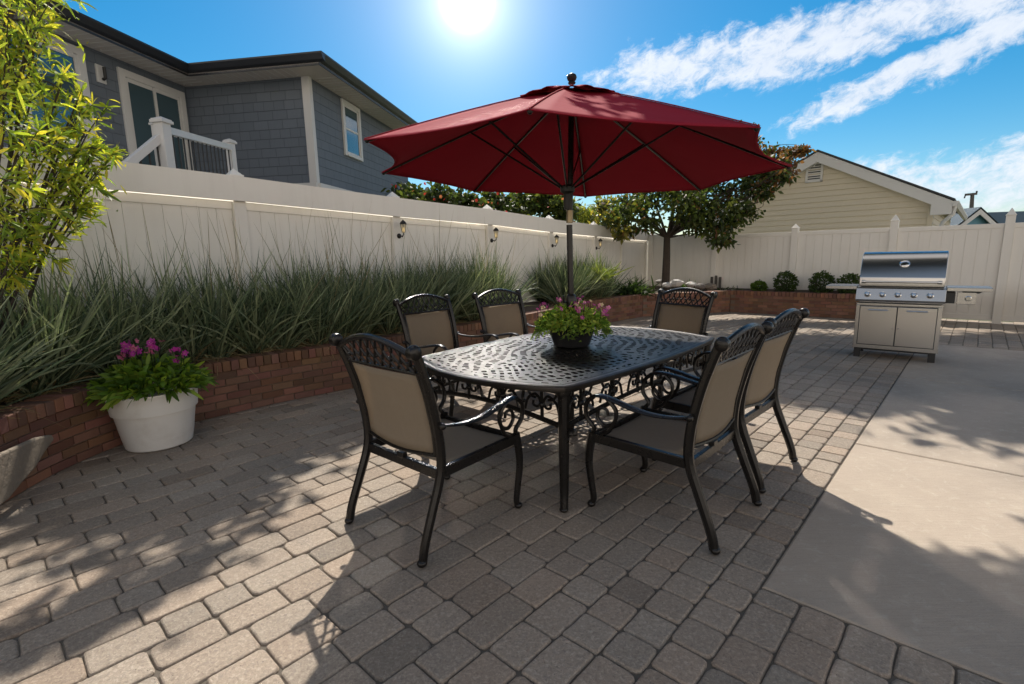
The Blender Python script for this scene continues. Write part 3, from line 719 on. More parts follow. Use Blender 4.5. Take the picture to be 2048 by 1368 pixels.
window(house, K+HA*1.25*KS, HA, HB, .86*KS, zs(3.66), zs(4.83), fr=.10)
# wall light between window and door
b = MB(); p = Lc+HA*(-1.92*KS); put(b, p, HB, .17, .03, .30, zs(4.36), HA); b.build('light_block', M['trim'], house, off, bevel=.004)
b = MB(); b.tube([p+HA*.09+HB*.05+up_*(zs(4.36)+.06), p+HA*.09+HB*.10+up_*(zs(4.36)+.08), p+HA*.09+HB*.10+up_*(zs(4.36)+.26)], .028, 10); b.build('wall_light', M['black'], house, off, smooth=True)
# deck railing beyond the fence
dk = aty(322, 330, 6.4)
deck = empty('deck_railing', (dk.x, dk.y, 0), label='white deck railing with black balusters in front of the sliding door', cat='railing'); off2 = deck.location
P1 = aty(322, 236, 6.4); P2 = aty(459, 279, 8.7); P0 = aty(150, 372, 5.5)
for p, wd in ((P1, .125), (P2, .105)):
    b = MB(); b.box((p.x, p.y, p.z/2), (wd, wd, p.z-.02), R(-9.4)); b.box((p.x, p.y, p.z-.045), (wd+.05, wd+.05, .035), R(-9.4)); cap_pyr(b, Vector((p.x, p.y, 0)), wd+.01, p.z-.03, .03, R(-9.4))
    b.build('railing_post', M['trim'], deck, off2, bevel=.004)
b = MB(); b.box((P1.x-.125, P1.y+.06, P1.z/2), (.06, .06, P1.z-.08), R(-9.4)); b.box((P1.x-.125, P1.y+.06, P1.z-.055), (.09, .09, .025), R(-9.4)); b.build('railing_post', M['trim'], deck, off2, bevel=.004)
def rail(p, q, dz=.15, h_=.80, nbal=12, flat=True):
    b = MB(); a_ = p-up_*dz; c_ = q-up_*dz; b.bar(a_, c_, .09, .085); b.bar(a_-up_*h_, c_-up_*h_, .06, .06); b.build('handrail', M['trim'], deck, off2, bevel=.004)
    b = MB()
    for i in range(nbal):
        x = a_.lerp(c_, (i+.7)/(nbal+.4)); b.tube([x-up_*h_, x], .010, 6)
    b.build('baluster', M['black'], deck, off2, label='row of thin black balusters')
rail(P1, P2, .13, .82, 15); rail(P1-HB*.02, P0, .20, .80, 9)
b = MB(); b.extr([Vector((P1.x-.3, P1.y, 0)), Vector((P2.x, P2.y, 0)), Lc+HB*.12, Lc+HB*.12-HA*5], (0, 0, 1), .12)
b.v = [(x, y, z+zs(2.62)-.3) for x, y, z in b.v]; b.build('deck_floor', M['trim'], deck, off2)

# ================================================================ YELLOW GABLED HOUSE behind the far fence
YA_ = 17.5
def onY(px, py, a_=YA_): return onp(px, py, DA*a_, DA)
pk = onY(1640, 306); ev = onY(1905, 402); bpk = pk.dot(DB); bev = ev.dot(DB); zpk, zev = pk.z, ev.z; slope = (zpk-zev)/(bev-bpk)
wb = onY(1865, 440).dot(DB)          # house corner
bl = bpk-(wb-bpk)                     # left corner by symmetry
yh = empty('yellow_house', ab(YA_, bpk), label='cream yellow gabled house with lap siding and louvred vent beyond the far fence', cat='house'); yo = yh.location
b = MB(); rh_ = .155; z = 0.0
while z < zpk:
    z1 = z+rh_
    def lim(zz): return (zpk-.12-zz)/slope
    l0 = min(wb-bpk, lim(z)); l1 = min(wb-bpk, lim(z1))
    if l0 <= 0: break
    l1 = max(l1, .001)
    b.poly([ab(YA_-.034, bpk-l0, z), ab(YA_-.034, bpk+l0, z), ab(YA_-.002, bpk+l1, z1), ab(YA_-.002, bpk-l1, z1)])
    b.poly([ab(YA_-.002, bpk-l0, z), ab(YA_-.002, bpk+l0, z), ab(YA_-.034, bpk+l0, z), ab(YA_-.034, bpk-l0, z)])
    z = z1
hb = wb-bpk
b.poly([ab(YA_+.01, bpk-hb, 0), ab(YA_+.01, bpk+hb, 0), ab(YA_+.01, bpk+hb, zpk-.12-hb*slope), ab(YA_+.01, bpk, zpk-.12), ab(YA_+.01, bpk-hb, zpk-.12-hb*slope)])
z = 0.0; ze = zpk-.12-hb*slope
while z < ze:
    for sgn in (1,):
        b.poly([ab(YA_, bpk+hb+.018, z), ab(YA_+9, bpk+hb+.018, z), ab(YA_+9, bpk+hb, z+rh_), ab(YA_, bpk+hb, z+rh_)]); b.poly([ab(YA_, bpk+hb, z), ab(YA_+9, bpk+hb, z), ab(YA_+9, bpk+hb+.018, z), ab(YA_, bpk+hb+.018, z)])
    z += rh_
b.poly([ab(YA_, bpk-hb, 0), ab(YA_+9, bpk-hb, 0), ab(YA_+9, bpk-hb, ze), ab(YA_, bpk-hb, ze)])
b.build('siding_wall', M['yellowside'], yh, yo)
rk = .33; ovh = bev-wb+.02; RO = .28
for sg in (1, -1):
    b = MB(); e_b = bpk+sg*(hb+ovh)
    f0 = [ab(YA_-RO, bpk, zpk), ab(YA_-RO, e_b, zpk-slope*(hb+ovh)), ab(YA_-RO, e_b, zpk-slope*(hb+ovh)-rk), ab(YA_-RO, bpk+sg*(hb-.05), zpk-slope*(hb+ovh)-rk), ab(YA_-RO, bpk+sg*(hb-.05), zpk-slope*(hb-.05)-rk*.86), ab(YA_-RO, bpk, zpk-rk*.86)]
    b.extr(f0, DA, .03); 
    b.extr([ab(YA_-RO+.03, bpk, zpk-rk*.8), ab(YA_-RO+.03, e_b, zpk-slope*(hb+ovh)-rk*.6), ab(YA_-RO+.03, e_b, zpk-slope*(hb+ovh)-rk*.6-.02), ab(YA_-RO+.03, bpk, zpk-rk*.8-.02)], DA, RO)
    b.build('rake_board', M['trim'], yh, yo, bevel=.004)
    b = MB(); b.extr([ab(YA_-RO-.03, bpk, zpk+.01), ab(YA_-RO-.03, e_b+sg*.04, zpk-slope*(hb+ovh)+.0), ab(YA_-RO-.03, e_b+sg*.04, zpk-slope*(hb+ovh)+.05), ab(YA_-RO-.03, bpk, zpk+.06)], DA, 9.6)
    b.build('roof', M['roofing'], yh, yo)
b = MB(); e_b = bpk+hb+ovh; zg = zpk-slope*(hb+ovh)
b.extr([ab(YA_-RO-.02, e_b, zg-.01), ab(YA_-RO-.02, e_b+.12, zg-.01), ab(YA_-RO-.02, e_b+.12, zg-.05), ab(YA_-RO-.02, e_b+.08, zg-.14), ab(YA_-RO-.02, e_b, zg-.14)], DA, 9.5); b.build('gutter', M['trim'], yh, yo)
b = MB(); x0 = onY(1912, 408, YA_-RO+.05); dpb = onY(1853, 455, YA_-.06).dot(DB)
b.tube([ab(YA_-RO+.08, e_b+.05, zg-.12), ab(YA_-RO+.08, e_b+.03, zg-.32), ab(YA_-RO+.12, e_b-.15, zg-.52), ab(YA_-.06, dpb+.25, zg-.80), ab(YA_-.06, dpb+.05, zg-.95), ab(YA_-.06, dpb, zg-1.15), ab(YA_-.06, dpb, .2)], .055, 8, flat=.8); b.build('downspout', M['trim'], yh, yo, smooth=True)
b = MB(); b.box(ab(YA_-.02, wb-.05, ze/2), (.12, .05, ze), math.atan2(DB.y, DB.x)); b.build('corner_board', M['yellowside'], yh, yo)
v0 = onY(1616, 328); v1 = onY(1643, 361)
cb_, cz_ = (v0.dot(DB)+v1.dot(DB))/2, (v0.z+v1.z)/2; vw = abs(v1.dot(DB)-v0.dot(DB)); vh = v0.z-v1.z; rzB = math.atan2(DB.y, DB.x)
b = MB()
for dx, dz, w_, h_ in ((-vw/2, 0, .06, vh+.06), (vw/2, 0, .06, vh+.06), (0, vh/2, vw+.06, .06), (0, -vh/2, vw+.06, .06)): b.box(ab(YA_-.035, cb_+dx, cz_+dz), (w_, .05, h_), rzB)
vf = b.build('gable_vent', M['trim'], yh, yo)
b = MB()
for i in range(8): b.box(ab(YA_-.03, cb_, cz_-vh/2+(i+.6)*vh/8.2), (vw-.05, .03, vh/8*.45), rzB)
b.build('louvre', M['trim'], vf, yo)
b = MB(); b.box(ab(YA_-.021, cb_, cz_), (vw-.02, .006, vh-.02), rzB); b.build('vent_backing', M['black'], vf, yo)

# ---------------------------------------------------------------- small blue house, utility pole, far away
q = aty(1955, 450, 26); bh = empty('blue_house', (q.x, q.y, 0), label='small blue house with dormer gable and dark roof seen over the fence at far right', cat='house'); bo = bh.location
A2 = aty(1906, 452, 26); B2 = aty(1985, 450, 26); PK = aty(1951, 418, 26); dd = (B2-A2); dd.z = 0; W_ = dd.length; dd.normalize(); nn = Vector((dd.y, -dd.x, 0)); ctr = Vector((PK.x, PK.y, 0))
sg_ = (PK.z-A2.z)/(W_/2)
def X(u_, z, n_=0): return ctr+dd*u_+nn*n_+up_*z
zt = PK.z; hw = W_/2+.25
b = MB(); b.extr([X(-hw, 0), X(hw, 0), X(hw, zt-hw*sg_), X(0, zt-.05), X(-hw, zt-hw*sg_)], -nn, 5); b.build('wall', M['blueside'], bh, bo)
b = MB()
for s_ in (-1, 1): b.extr([X(0, zt+.05, .25), X(s_*(hw+.35), zt+.05-(hw+.35)*sg_, .25), X(s_*(hw+.35), zt-.25-(hw+.35)*sg_, .25), X(0, zt-.28, .25)], nn, .05)
b.build('gable_trim', M['trim'], bh, bo)
b = MB()
for s_ in (-1, 1): b.extr([X(0, zt+.08, .3), X(s_*(hw+.45), zt+.08-(hw+.45)*sg_, .3), X(s_*(hw+.45), zt-.02-(hw+.45)*sg_, .3), X(0, zt-.02, .3)], -nn, 5.5)
b.build('roof', M['blueroof'], bh, bo)
b = MB(); bb_ = MB()
for x in (-.55, .12): bb_.extr([X(x-.07, zt-1.95, .02), X(x+.57, zt-1.95, .02), X(x+.57, zt-.85, .02), X(x-.07, zt-.85, .02)], nn, .04); b.extr([X(x, zt-1.9, .06), X(x+.5, zt-1.9, .06), X(x+.5, zt-.93, .06), X(x, zt-.93, .06)], nn, .02)
wfr = bb_.build('window', M['trim'], bh, bo); b.build('pane', M['glass'], wfr, bo)
e_ = aty(2100, 417, 30); b = MB(); s_ = X(.1, zt-.05, -2.0)
b.extr([X(.2, zt-.1, -1.5), X(9, zt+.0, -1.5), X(9, zt-3.2, 1.6), X(1.8, zt-3.2, 1.6)], nn, -.1); b.build('main_roof', M['blueroof'], bh, bo)
b = MB(); b.extr([X(1.5, 0, 1.0), X(9, 0, 1.0), X(9, zt-2.6, 1.0), X(1.5, zt-2.6, 1.0)], -nn, 4); b.build('wing_wall', M['blueside'], bh, bo)
p0 = aty(1939, 470, 34); p1 = aty(1945, 386, 34)
up2 = empty('utility_pole', (p0.x, p0.y, 0), label='thin dark utility pole with crossarm standing behind the yellow house', cat='pole')
b = MB(); b.tube([(p0.x, p0.y, 0), p0, p1], [.16, .14, .10], 8); b.build('pole', M['wood'], up2, up2.location, smooth=True)
b = MB(); c0 = aty(1931, 389.5, 34); c1 = aty(1953, 387.5, 34); b.bar(c0, c1, .12, .14); b.build('crossarm', M['wood'], up2, up2.location)
b = MB(); b.tube([c0, c0-up_*.22-Vector((.05, 0, 0))], .04, 6); b.tube([c1+up_*.02, c1+up_*.18], .05, 6); b.build('insulator', M['black'], up2, up2.location)

# ================================================================ FURNITURE
def make_chair(name, **kw):
    root = empty(name, (0, 0, 0), **kw); mt = M['metal']
    XP = lambda z: np.interp(z, [.45, .60, .78, .93, 1.0], [-.280, -.292, -.330, -.380, -.412])
    for s in (1, -1):
        b = MB(); P = curve([(-.425, s*.305, .018), (-.405, s*.304, .10), (-.345, s*.300, .25), (-.298, s*.298, .37), (-.280, s*.297, .46), (-.290, s*.298, .60), (-.330, s*.302, .78), (-.380, s*.308, .93), (-.405, s*.311, .99)], 5)
        b.tube(P, [.0165+.004*(1-abs(k/len(P)-.45)) for k in range(len(P))], 8, flat=1.25, side=(0, 1, 0), ph=.5)
        b.ball((-.430, s*.305, .020), .024, 8, (1, 1, .8)); b.lathe([(.020, -.026), (.031, -.018), (.033, .0), (.031, .018), (.020, .026)], (-.418, s*.311, 1.0), 14, M=Matrix.Rotation(R(90), 3, 'X')); b.ball((-.418, s*.311, 1.012), .030, 8, (1, .9, .8))
        b.build('rear_leg_and_back_post', mt, root, smooth=True)
        b = MB(); P = curve([(.262, s*.292, .44), (.278, s*.296, .36), (.284, s*.298, .26), (.266, s*.297, .14), (.252, s*.297, .06), (.262, s*.298, .022)], 5)
        b.tube(P, [.023-.009*(k/len(P)) for k in range(len(P))], 8, flat=1.15, side=(0, 1, 0), ph=.5); b.ball((.266, s*.298, .020), .024, 8, (1, 1, .8)); b.build('front_leg', mt, root, smooth=True)
        b = MB(); P = curve([(-.296, s*.318, .645), (-.18, s*.340, .628), (-.05, s*.350, .632), (.08, s*.345, .655), (.18, s*.335, .668), (.235, s*.328, .655), (.262, s*.325, .625)], 5)
        b.tube(P, [.013+.011*math.sin(PI*min(1, k/len(P)*1.05)) for k in range(len(P))], 8, flat=.5, side=(0, 1, 0)); b.tube([(-.29, s*.30, .645), (-.296, s*.335, .645)], .016, 8); b.ball((-.296, s*.337, .645), .017, 6)
        b.build('armrest', mt, root, smooth=True)
        b = MB(); P = curve([(.235, s*.326, .655), (.285, s*.322, .605), (.288, s*.315, .53), (.245, s*.308, .475), (.262, s*.298, .44)], 6); b.tube(P, .0125, 8, side=(0, 1, 0))
        P = curve([(.15, s*.330, .655), (.10, s*.326, .60), (.115, s*.320, .53), (.175, s*.314, .50), (.22, s*.312, .54), (.205, s*.312, .59), (.165, s*.312, .59), (.155, s*.312, .56)], 6); b.tube(P, [.012-.004*k/len(P) for k in range(len(P))], 8, side=(0, 1, 0))
        P = curve([(.115, s*.320, .53), (.15, s*.31, .475), (.20, s*.30, .445)], 5); b.tube(P, .011, 8, side=(0, 1, 0)); b.build('arm_scroll', mt, root, smooth=True)
    # seat frame
    b = MB()
    for s in (1, -1): b.bar((-.285, s*.292, .405), (.268, s*.290, .412), .026, .052)
    b.bar((-.283, -.285, .395), (-.283, .285, .395), .026, .050); b.bar((.262, -.28, .410), (.262, .28, .410), .026, .045)
    b.box((-.283, .0, .425), (.03, .05, .03)); b.tube([(-.05, -.28, .39), (-.05, .28, .39)], .008, 6)
    b.build('seat_frame', mt, root, bevel=.004)
    # seat sling
    b = MB(); nx, ny = 9, 9; grid = []
    for i in range(nx+1):
        t = i/nx; x = -.235+t*.505; zz = .434-.018*math.sin(PI*min(1, t*.9))-(.0 if t < .93 else .018*((t-.93)/.07))
        grid.append(b.pts([(x, -.277+.554*j/ny, zz-.010*math.sin(PI*j/ny)) for j in range(ny+1)]))
    for i in range(nx):
        for j in range(ny): b.face(grid[i]+j, grid[i]+j+1, grid[i+1]+j+1, grid[i+1]+j)
    o = b.build('seat_sling', M['sling'], root, smooth=True); q = o.modifiers.new('t', 'SOLIDIFY'); q.thickness = .004
    b = MB(); grid = []
    for i in range(11):
        z = .492+(.883-.492)*i/10; hw = .258+.008*i/10
        grid.append(b.pts([(XP(z)-.004-.016*math.sin(PI*j/8), -hw+2*hw*j/8, z-.02*math.sin(PI*j/8)*(1-i/10)) for j in range(9)]))
    for i in range(10):
        for j in range(8): b.face(grid[i]+j, grid[i]+j+1, grid[i+1]+j+1, grid[i+1]+j)
    o = b.build('back_sling', M['sling'], root, smooth=True); q = o.modifiers.new('t', 'SOLIDIFY'); q.thickness = .004
    b = MB()
    for s in (1, -1): b.tube([(XP(z)-.002, s*(.266+.006*(z-.49)), z) for z in np.linspace(.485, .90, 9)], .0105, 8)
    b.tube([(XP(.485)-.004-.016*math.sin(PI*t), -.27+.54*t, .487-.022*math.sin(PI*t)) for t in np.linspace(0, 1, 11)], .0095, 8)
    b.build('back_frame', mt, root, smooth=True)
    # arched crest rail with pierced lattice
    b = MB(); top = lambda t: .968+.078*math.sin(PI*t)**.9; bot = .892
    P = [(XP(min(top(t), 1.0))-max(0, top(t)-1.0)*.4, -.31+.62*t, top(t)) for t in np.linspace(0, 1, 19)]
    b.tube(P, .0145, 8, flat=1.15, side=(0, 0, 1)); b.tube([(XP(bot), -.30+.60*t, bot) for t in np.linspace(0, 1, 5)], .0095, 8)
    o1 = b.build('crest_rail', mt, root, smooth=True)
    b = MB(); N = 9
    for i in range(N):
        for sgn in (1, -1):
            y0 = -.275+.55*(i+.5)/N; y1 = y0+sgn*.085; t0 = (y0+.31)/.62; t1 = (y1+.31)/.62
            if not 0.03 < t1 < .97: y1 = max(-.29, min(.29, y1)); t1 = (y1+.31)/.62
            za, zb = bot, top(t1)-.006
            ym = (y0+y1)/2+sgn*.010; b.tube([(XP(za), y0, za), (XP((za+zb)/2), ym, (za+zb)/2), (XP(min(1, zb)), y1, zb)], .0062, 6)
    for t in np.linspace(.08, .92, 12):
        b.ball((XP(.93), -.31+.62*t, bot+.35*(top(t)-bot)), .0105, 5)
    b.build('crest_lattice', mt, root, smooth=True)
    return root
ROTA = math.atan2(DA.y, DA.x)
def cpos(a_, b_): p = ab(a_, b_); return (p.x, p.y, 0)
base_chair = make_chair('patio_chair', label='nearest sling patio chair, left foreground, its back to the viewer at the table end', cat='chair', group='chairs round the patio table')
base_chair.location = cpos(1.665, -2.07); base_chair.rotation_euler = (0, 0, ROTA+R(2))
QB = ROTA+PI/2   # facing -DB (towards the table from the right side)
dup(base_chair, cpos(2.52, -1.215), QB, 'sling patio chair in the right foreground, first of two side by side')
dup(base_chair, cpos(3.32, -1.235), QB-R(2), 'sling patio chair right of the table, the farther of two side by side')
dup(base_chair, cpos(2.98, -3.50), QB+PI+R(2), 'sling patio chair across the table nearest the tall grass, left of the two facing us')
dup(base_chair, cpos(3.84, -3.38), QB+PI-R(4), 'sling patio chair across the table just left of the flower bowl, facing us')
dup(base_chair, cpos(4.42, -2.22), ROTA+PI-R(14), 'sling patio chair at the far end of the table, right of the umbrella pole')

# ---------------------------------------------------------------- table
TA, TB = 3.07, -2.19
tp = ab(TA, TB); table = empty('patio_table', (tp.x, tp.y, 0), ROTA, label='long dark cast metal table with pierced lattice top under the umbrella', cat='table')
HX, HY = 1.19, .715
def xs(y): return 1.0+.19*(1-(min(abs(y), .66)/.66)**2)
def ys(x): return .66+.055*(1-(min(abs(x), 1.0)/1.0)**2)
def sdist(x, y):
    return min(ys(x)-abs(y), xs(y)-abs(x))*.98
# smooth outline
def outline(ins):
    L = []
    n = 18
    for i in range(n+1): y = -.645+1.29*i/n; L.append((xs(y), y))
    for i in range(1, n*2): x = .985-1.97*i/(n*2); L.append((x, ys(x)))
    for i in range(n+1): y = .645-1.29*i/n; L.append((-xs(y), y))
    for i in range(1, n*2): x = -.985+1.97*i/(n*2); L.append((x, -ys(x)))
    # light smoothing of corners
    for _ in range(0): L = [tuple((np.array(L[i-1])+2*np.array(L[i])+np.array(L[(i+1) % len(L)]))/4) for i in range(len(L))]
    out = []
    for i in range(len(L)):
        a_ = np.array(L[i-1]); c_ = np.array(L[(i+1) % len(L)]); t = (c_-a_)/np.linalg.norm(c_-a_); out.append((L[i][0]-t[1]*ins, L[i][1]+t[0]*ins))
    return out
ZT_ = .715
b = MB(); prof = [(.0, -.030), (-.004, -.012), (.0, -.002), (.012, .003), (.034, .003), (.042, -.002), (.050, -.002), (.056, .0), (.070, .0), (.074, -.004), (.074, -.018), (.012, -.034)]
rings = []
for ins, dz in prof: rings.append(b.pts([(x, y, ZT_+dz) for x, y in outline(ins)]))
NO = len(outline(0))
for i in range(len(rings)):
    A_, B_ = rings[i], rings[(i+1) % len(rings)]
    for k in range(NO): b.face(A_+k, A_+(k+1) % NO, B_+(k+1) % NO, B_+k)
b.build('table_rim', M['tablemetal'], table, smooth=True)
# pierced lattice by marching squares
st = .0085; gx = np.arange(-HX-.01, HX+.011, st); gy = np.arange(-HY-.01, HY+.011, st)
XX, YY = np.meshgrid(gx, gy, indexing='ij')
SDm = np.minimum(.66+.055*(1-(np.minimum(abs(XX), 1)/1)**2)-abs(YY), 1.0+.19*(1-(np.minimum(abs(YY), .66)/.66)**2)-abs(XX))*.98
def bandf(p, hw): fr_ = np.abs(p-np.floor(p)-.5); return (fr_-(.5-hw))  # >0 near integers
ax, ay = abs(XX), abs(YY)
q1 = (ax*.50+ay*.87)/.074+.30*np.sin(ax*13)+.14*np.sin(ay*23); q2 = (ax*.86-ay*.50)/.050+.45*np.sin(ay*12+1)+.3*np.sin(ax*9)
q3 = np.hypot(ax-.30, ay-.05)/.105+.15*np.sin(6*np.arctan2(ay-.05, ax-.30))
G = np.maximum(bandf(q1, .19)*.074, bandf(q2, .21)*.050)
G = np.maximum(G, bandf(q3, .10)*.105)
r_c = np.hypot(XX, YY)
G = np.maximum(G, .150-r_c); G = np.maximum(G, .014-abs(XX)*1.0); G = np.maximum(G, .012-np.abs(YY))
for cx_, cy_ in ((.58, 0), (-.58, 0), (0, .42), (0, -.42), (.86, .36), (-.86, .36), (.86, -.36), (-.86, -.36)):
    rr_ = np.hypot(XX-cx_, YY-cy_); G = np.maximum(G, .011-abs(rr_-.105-.016*np.cos(8*np.arctan2(YY-cy_, XX-cx_)))); G = np.maximum(G, .022-rr_)
G = np.maximum(G, .012-np.abs(SDm-.105)); G = np.where(np.abs(G) < 1e-6, 1e-6, G)
G = np.minimum(G, SDm-.066)
b = MB(); zt_, zb_ = ZT_-.001, ZT_-.014; cache = {}
def vid(key, x, y):
    if key not in cache: k = len(b.v); b.v += [(x, y, zt_), (x, y, zb_)]; cache[key] = k
    return cache[key]
nxg, nyg = G.shape; pos = G > 0
act = np.argwhere(pos[:-1, :-1] | pos[1:, :-1] | pos[1:, 1:] | pos[:-1, 1:])
for i, j in act:
    cs_ = ((i, j), (i+1, j), (i+1, j+1), (i, j+1)); P = []; cut = []
    for k in range(4):
        p, q = cs_[k], cs_[(k+1) % 4]; gp_, gq = G[p], G[q]
        if gp_ > 0: P.append((vid(p, gx[p[0]], gy[p[1]]), 0))
        if (gp_ > 0) != (gq > 0):
            t = gp_/(gp_-gq); t = min(.97, max(.03, t)); key = (min(p, q), max(p, q)); P.append((vid(key, gx[p[0]]+(gx[q[0]]-gx[p[0]])*t, gy[p[1]]+(gy[q[1]]-gy[p[1]])*t), 1))
    n = len(P)
    if n < 3: continue
    b.face(*[x[0] for x in P]); b.face(*[x[0]+1 for x in P][::-1])
    for k in range(n):
        a_, c_ = P[k], P[(k+1) % n]
        if a_[1] and c_[1]: b.face(c_[0], a_[0], a_[0]+1, c_[0]+1)
b.build('lattice_top', M['tablemetal'], table)
LEGX, LEGY = .965, .605
for sx_ in (1, -1):
    for sy_ in (1, -1):
        b = MB(); P = curve([(sx_*LEGX, sy_*LEGY, .70), (sx_*LEGX, sy_*LEGY, .5), (sx_*(LEGX+.005), sy_*(LEGY+.004), .3), (sx_*(LEGX+.012), sy_*(LEGY+.01), .12), (sx_*(LEGX+.03), sy_*(LEGY+.022), .015)], 4)
        b.tube(P, [.034-.012*(k/len(P))**1.2 for k in range(len(P))], 8, ph=.5); b.ball((sx_*(LEGX+.03), sy_*(LEGY+.022), .014), .026, 8, (1, 1, .6)); b.lathe([(.040, .655), (.045, .67), (.042, .69)], (sx_*LEGX, sy_*LEGY, 0), 12)
        b.build('table_leg', M['metal'], table, smooth=True)
def apron(p, q):
    b = MB(); p, q = Vector(p), Vector(q); d = q-p; L = d.length; d.normalize(); side = d.cross(up_)
    n = 24; b.tube([p.lerp(q, i/n)+up_*(.475+.045*math.sin(PI*i/n)) for i in range(n+1)], .016, 8, flat=.7, side=up_)
    b.bar(p+up_*.672, q+up_*.672, .018, .03)
    ns = max(3, int(L/.28)); sp_ = L/ns
    for k in range(ns):
        c_ = p+d*(sp_*(k+.5))
        for s in (1, -1):
            S_ = [(s*.125, .50), (s*.10, .57), (s*.045, .60), (s*.012, .565), (s*.03, .53), (s*.06, .535), (s*.062, .56)]
            b.tube([c_+d*x+up_*(z+.03) for x, z in [tuple(w_.xy) for w_ in curve([(x, z, 0) for x, z in S_], 4)]], .0085, 6)
            S_ = [(s*.12, .665), (s*.085, .61), (s*.045, .60)]
            b.tube([c_+d*x+up_*(z+.01) for x, z in [tuple(w_.xy) for w_ in curve([(x, z, 0) for x, z in S_], 4)]], .008, 6)
        b.tube([c_+up_*.50, c_+up_*.67], .011, 6); b.ball(c_+up_*.575, .02, 6)
    return b.build('apron_scrollwork', M['metal'], table, smooth=True)
apron((-LEGX, -LEGY, 0), (LEGX, -LEGY, 0)); apron((-LEGX, LEGY, 0), (LEGX, LEGY, 0)); apron((-LEGX, -LEGY, 0), (-LEGX, LEGY, 0)); apron((LEGX, -LEGY, 0), (LEGX, LEGY, 0))

# ---------------------------------------------------------------- umbrella
UC = Vector((.439, 3.837, 2.012)); UN = Vector((.045, .010, 1)).normalized(); UR, UH = 1.496, .575
e1_ = UN.cross(Vector((0, 1, 0))).normalized(); e2_ = UN.cross(e1_)
UT = [(-0.832, 3.05, 2.078), (-1.016, 4.18, 2.075), (-0.348, 5.109, 2.035), (0.781, 5.294, 1.981), (1.71, 4.625, 1.946), (1.894, 3.494, 1.949), (1.226, 2.565, 1.989), (0.097, 2.381, 2.043)]
UT = [Vector(p) for p in UT]; AP = UC+UN*UH
pb = Vector((.455, 3.80, 0)); tilt = Vector((.445, 3.83, 1.62))
umb = empty('patio_umbrella', pb, label='dark red market umbrella open over the table, on a black pole', cat='umbrella')
b = MB(); b.tube([pb+up_*.0, pb+up_*.9, tilt], .0225, 12); b.lathe([(.05, 0), (.05, .02), (.03, .05)], pb, 14); b.build('pole', M['metal'], umb, pb, smooth=True)
b = MB(); hubp = UC-UN*.14; b.tube([tilt+UN*.10, AP-UN*.03], .021, 12); b.build('upper_pole', M['metal'], umb, pb, smooth=True)
b = MB(); b.tube([tilt+UN*.015, tilt+UN*.105], .0245, 12); b.build('tilt_sleeve', M['brass'], umb, pb, smooth=True)
b = MB(); b.lathe([(.024, -.06), (.036, -.05), (.040, 0), (.036, .06), (.026, .075)], (pb.x, pb.y, 1.035), 14); b.tube([(pb.x-.03, pb.y-.01, 1.05), (pb.x-.058, pb.y-.02, 1.05), (pb.x-.060, pb.y-.02, 1.10)], .008, 8); b.build('crank_housing', M['metal'], umb, pb, smooth=True)
b = MB(); b.lathe([(.026, -.14), (.03, -.10), (.030, -.03), (.052, -.012), (.055, .02), (.04, .035)], hubp, 16); b.build('runner_hub', M['black'], umb, pb, smooth=True)
b = MB(); b.lathe([(.024, .01), (.028, .018), (.020, .026), (.030, .036), (.036, .054), (.030, .070), (.014, .080), (.004, .082)], AP-UN*.0+up_*.005, 16); b.build('finial', M['black'], umb, pb, smooth=True)
b = MB(); NS = 14; NT_ = 12
def rib(t, k, lift=0):   # point on rib k at fraction t, ribs bow a little
    p = AP.lerp(UT[k % 8], t); return p+UN*(.014*math.sin(PI*t)+lift)
def canopy_pt(t, u_, k):
    p = rib(t, k).lerp(rib(t, k+1), u_); sag = 4*u_*(1-u_)
    inward = (UC-p); inward = inward-UN*inward.dot(UN)
    wr_ = .0065*math.sin(t*46+k*1.7+u_*4)*sag*(t < .55)*math.sin(PI*min(1, t/.55))
    return p-UN*(.030*sag*math.sin(PI*min(1, t*1.0)))+inward*({0: .10, 5: .065}.get(k, .045)*sag*max(0, (t-.35)/.65)**2)+UN*wr_
VT = .20
sm_ = MB()
for k in range(8): sm_.tube([rib(t, k, .004) for t in np.linspace(.22, .995, 16)], .0035, 5)
for k in range(8): sm_.tube([canopy_pt(.992, j/NT_, k)-UN*.003 for j in range(NT_+1)], .0045, 5)
sm_.build('seam_piping', M['canopy'], umb, pb, smooth=True)
for k in range(8):
    g_ = [b.pts([canopy_pt(VT*.72+(1-VT*.72)*i/NS, j/NT_, k) for j in range(NT_+1)]) for i in range(NS+1)]
    for i in range(NS):
        for j in range(NT_): b.face(g_[i]+j, g_[i]+j+1, g_[i+1]+j+1, g_[i+1]+j)
o = b.build('canopy', M['canopy'], umb, pb, smooth=True); q = o.modifiers.new('t', 'SOLIDIFY'); q.thickness = .0025
b = MB()
for k in range(8):
    g_ = []
    for i in range(7):
        t = (.28)*i/6+.012
        L = []
        for j in range(NT_+1):
            u_ = j/NT_; p = rib(t, k).lerp(rib(t, k+1), u_); sag = 4*u_*(1-u_)
            L.append(p+UN*(.012*math.sin(PI*min(1, t/.30)*.6)+.020*sag*(t/.28)+.006*math.sin(u_*17+k)*(t/.28))-(p-AP).normalized()*.03*sag*(t/.28))
        g_.append(b.pts(L))
    for i in range(6):
        for j in range(NT_): b.face(g_[i]+j, g_[i]+j+1, g_[i+1]+j+1, g_[i+1]+j)
o = b.build('vent_flap', M['canopy'], umb, pb, smooth=True); q = o.modifiers.new('t', 'SOLIDIFY'); q.thickness = .0025
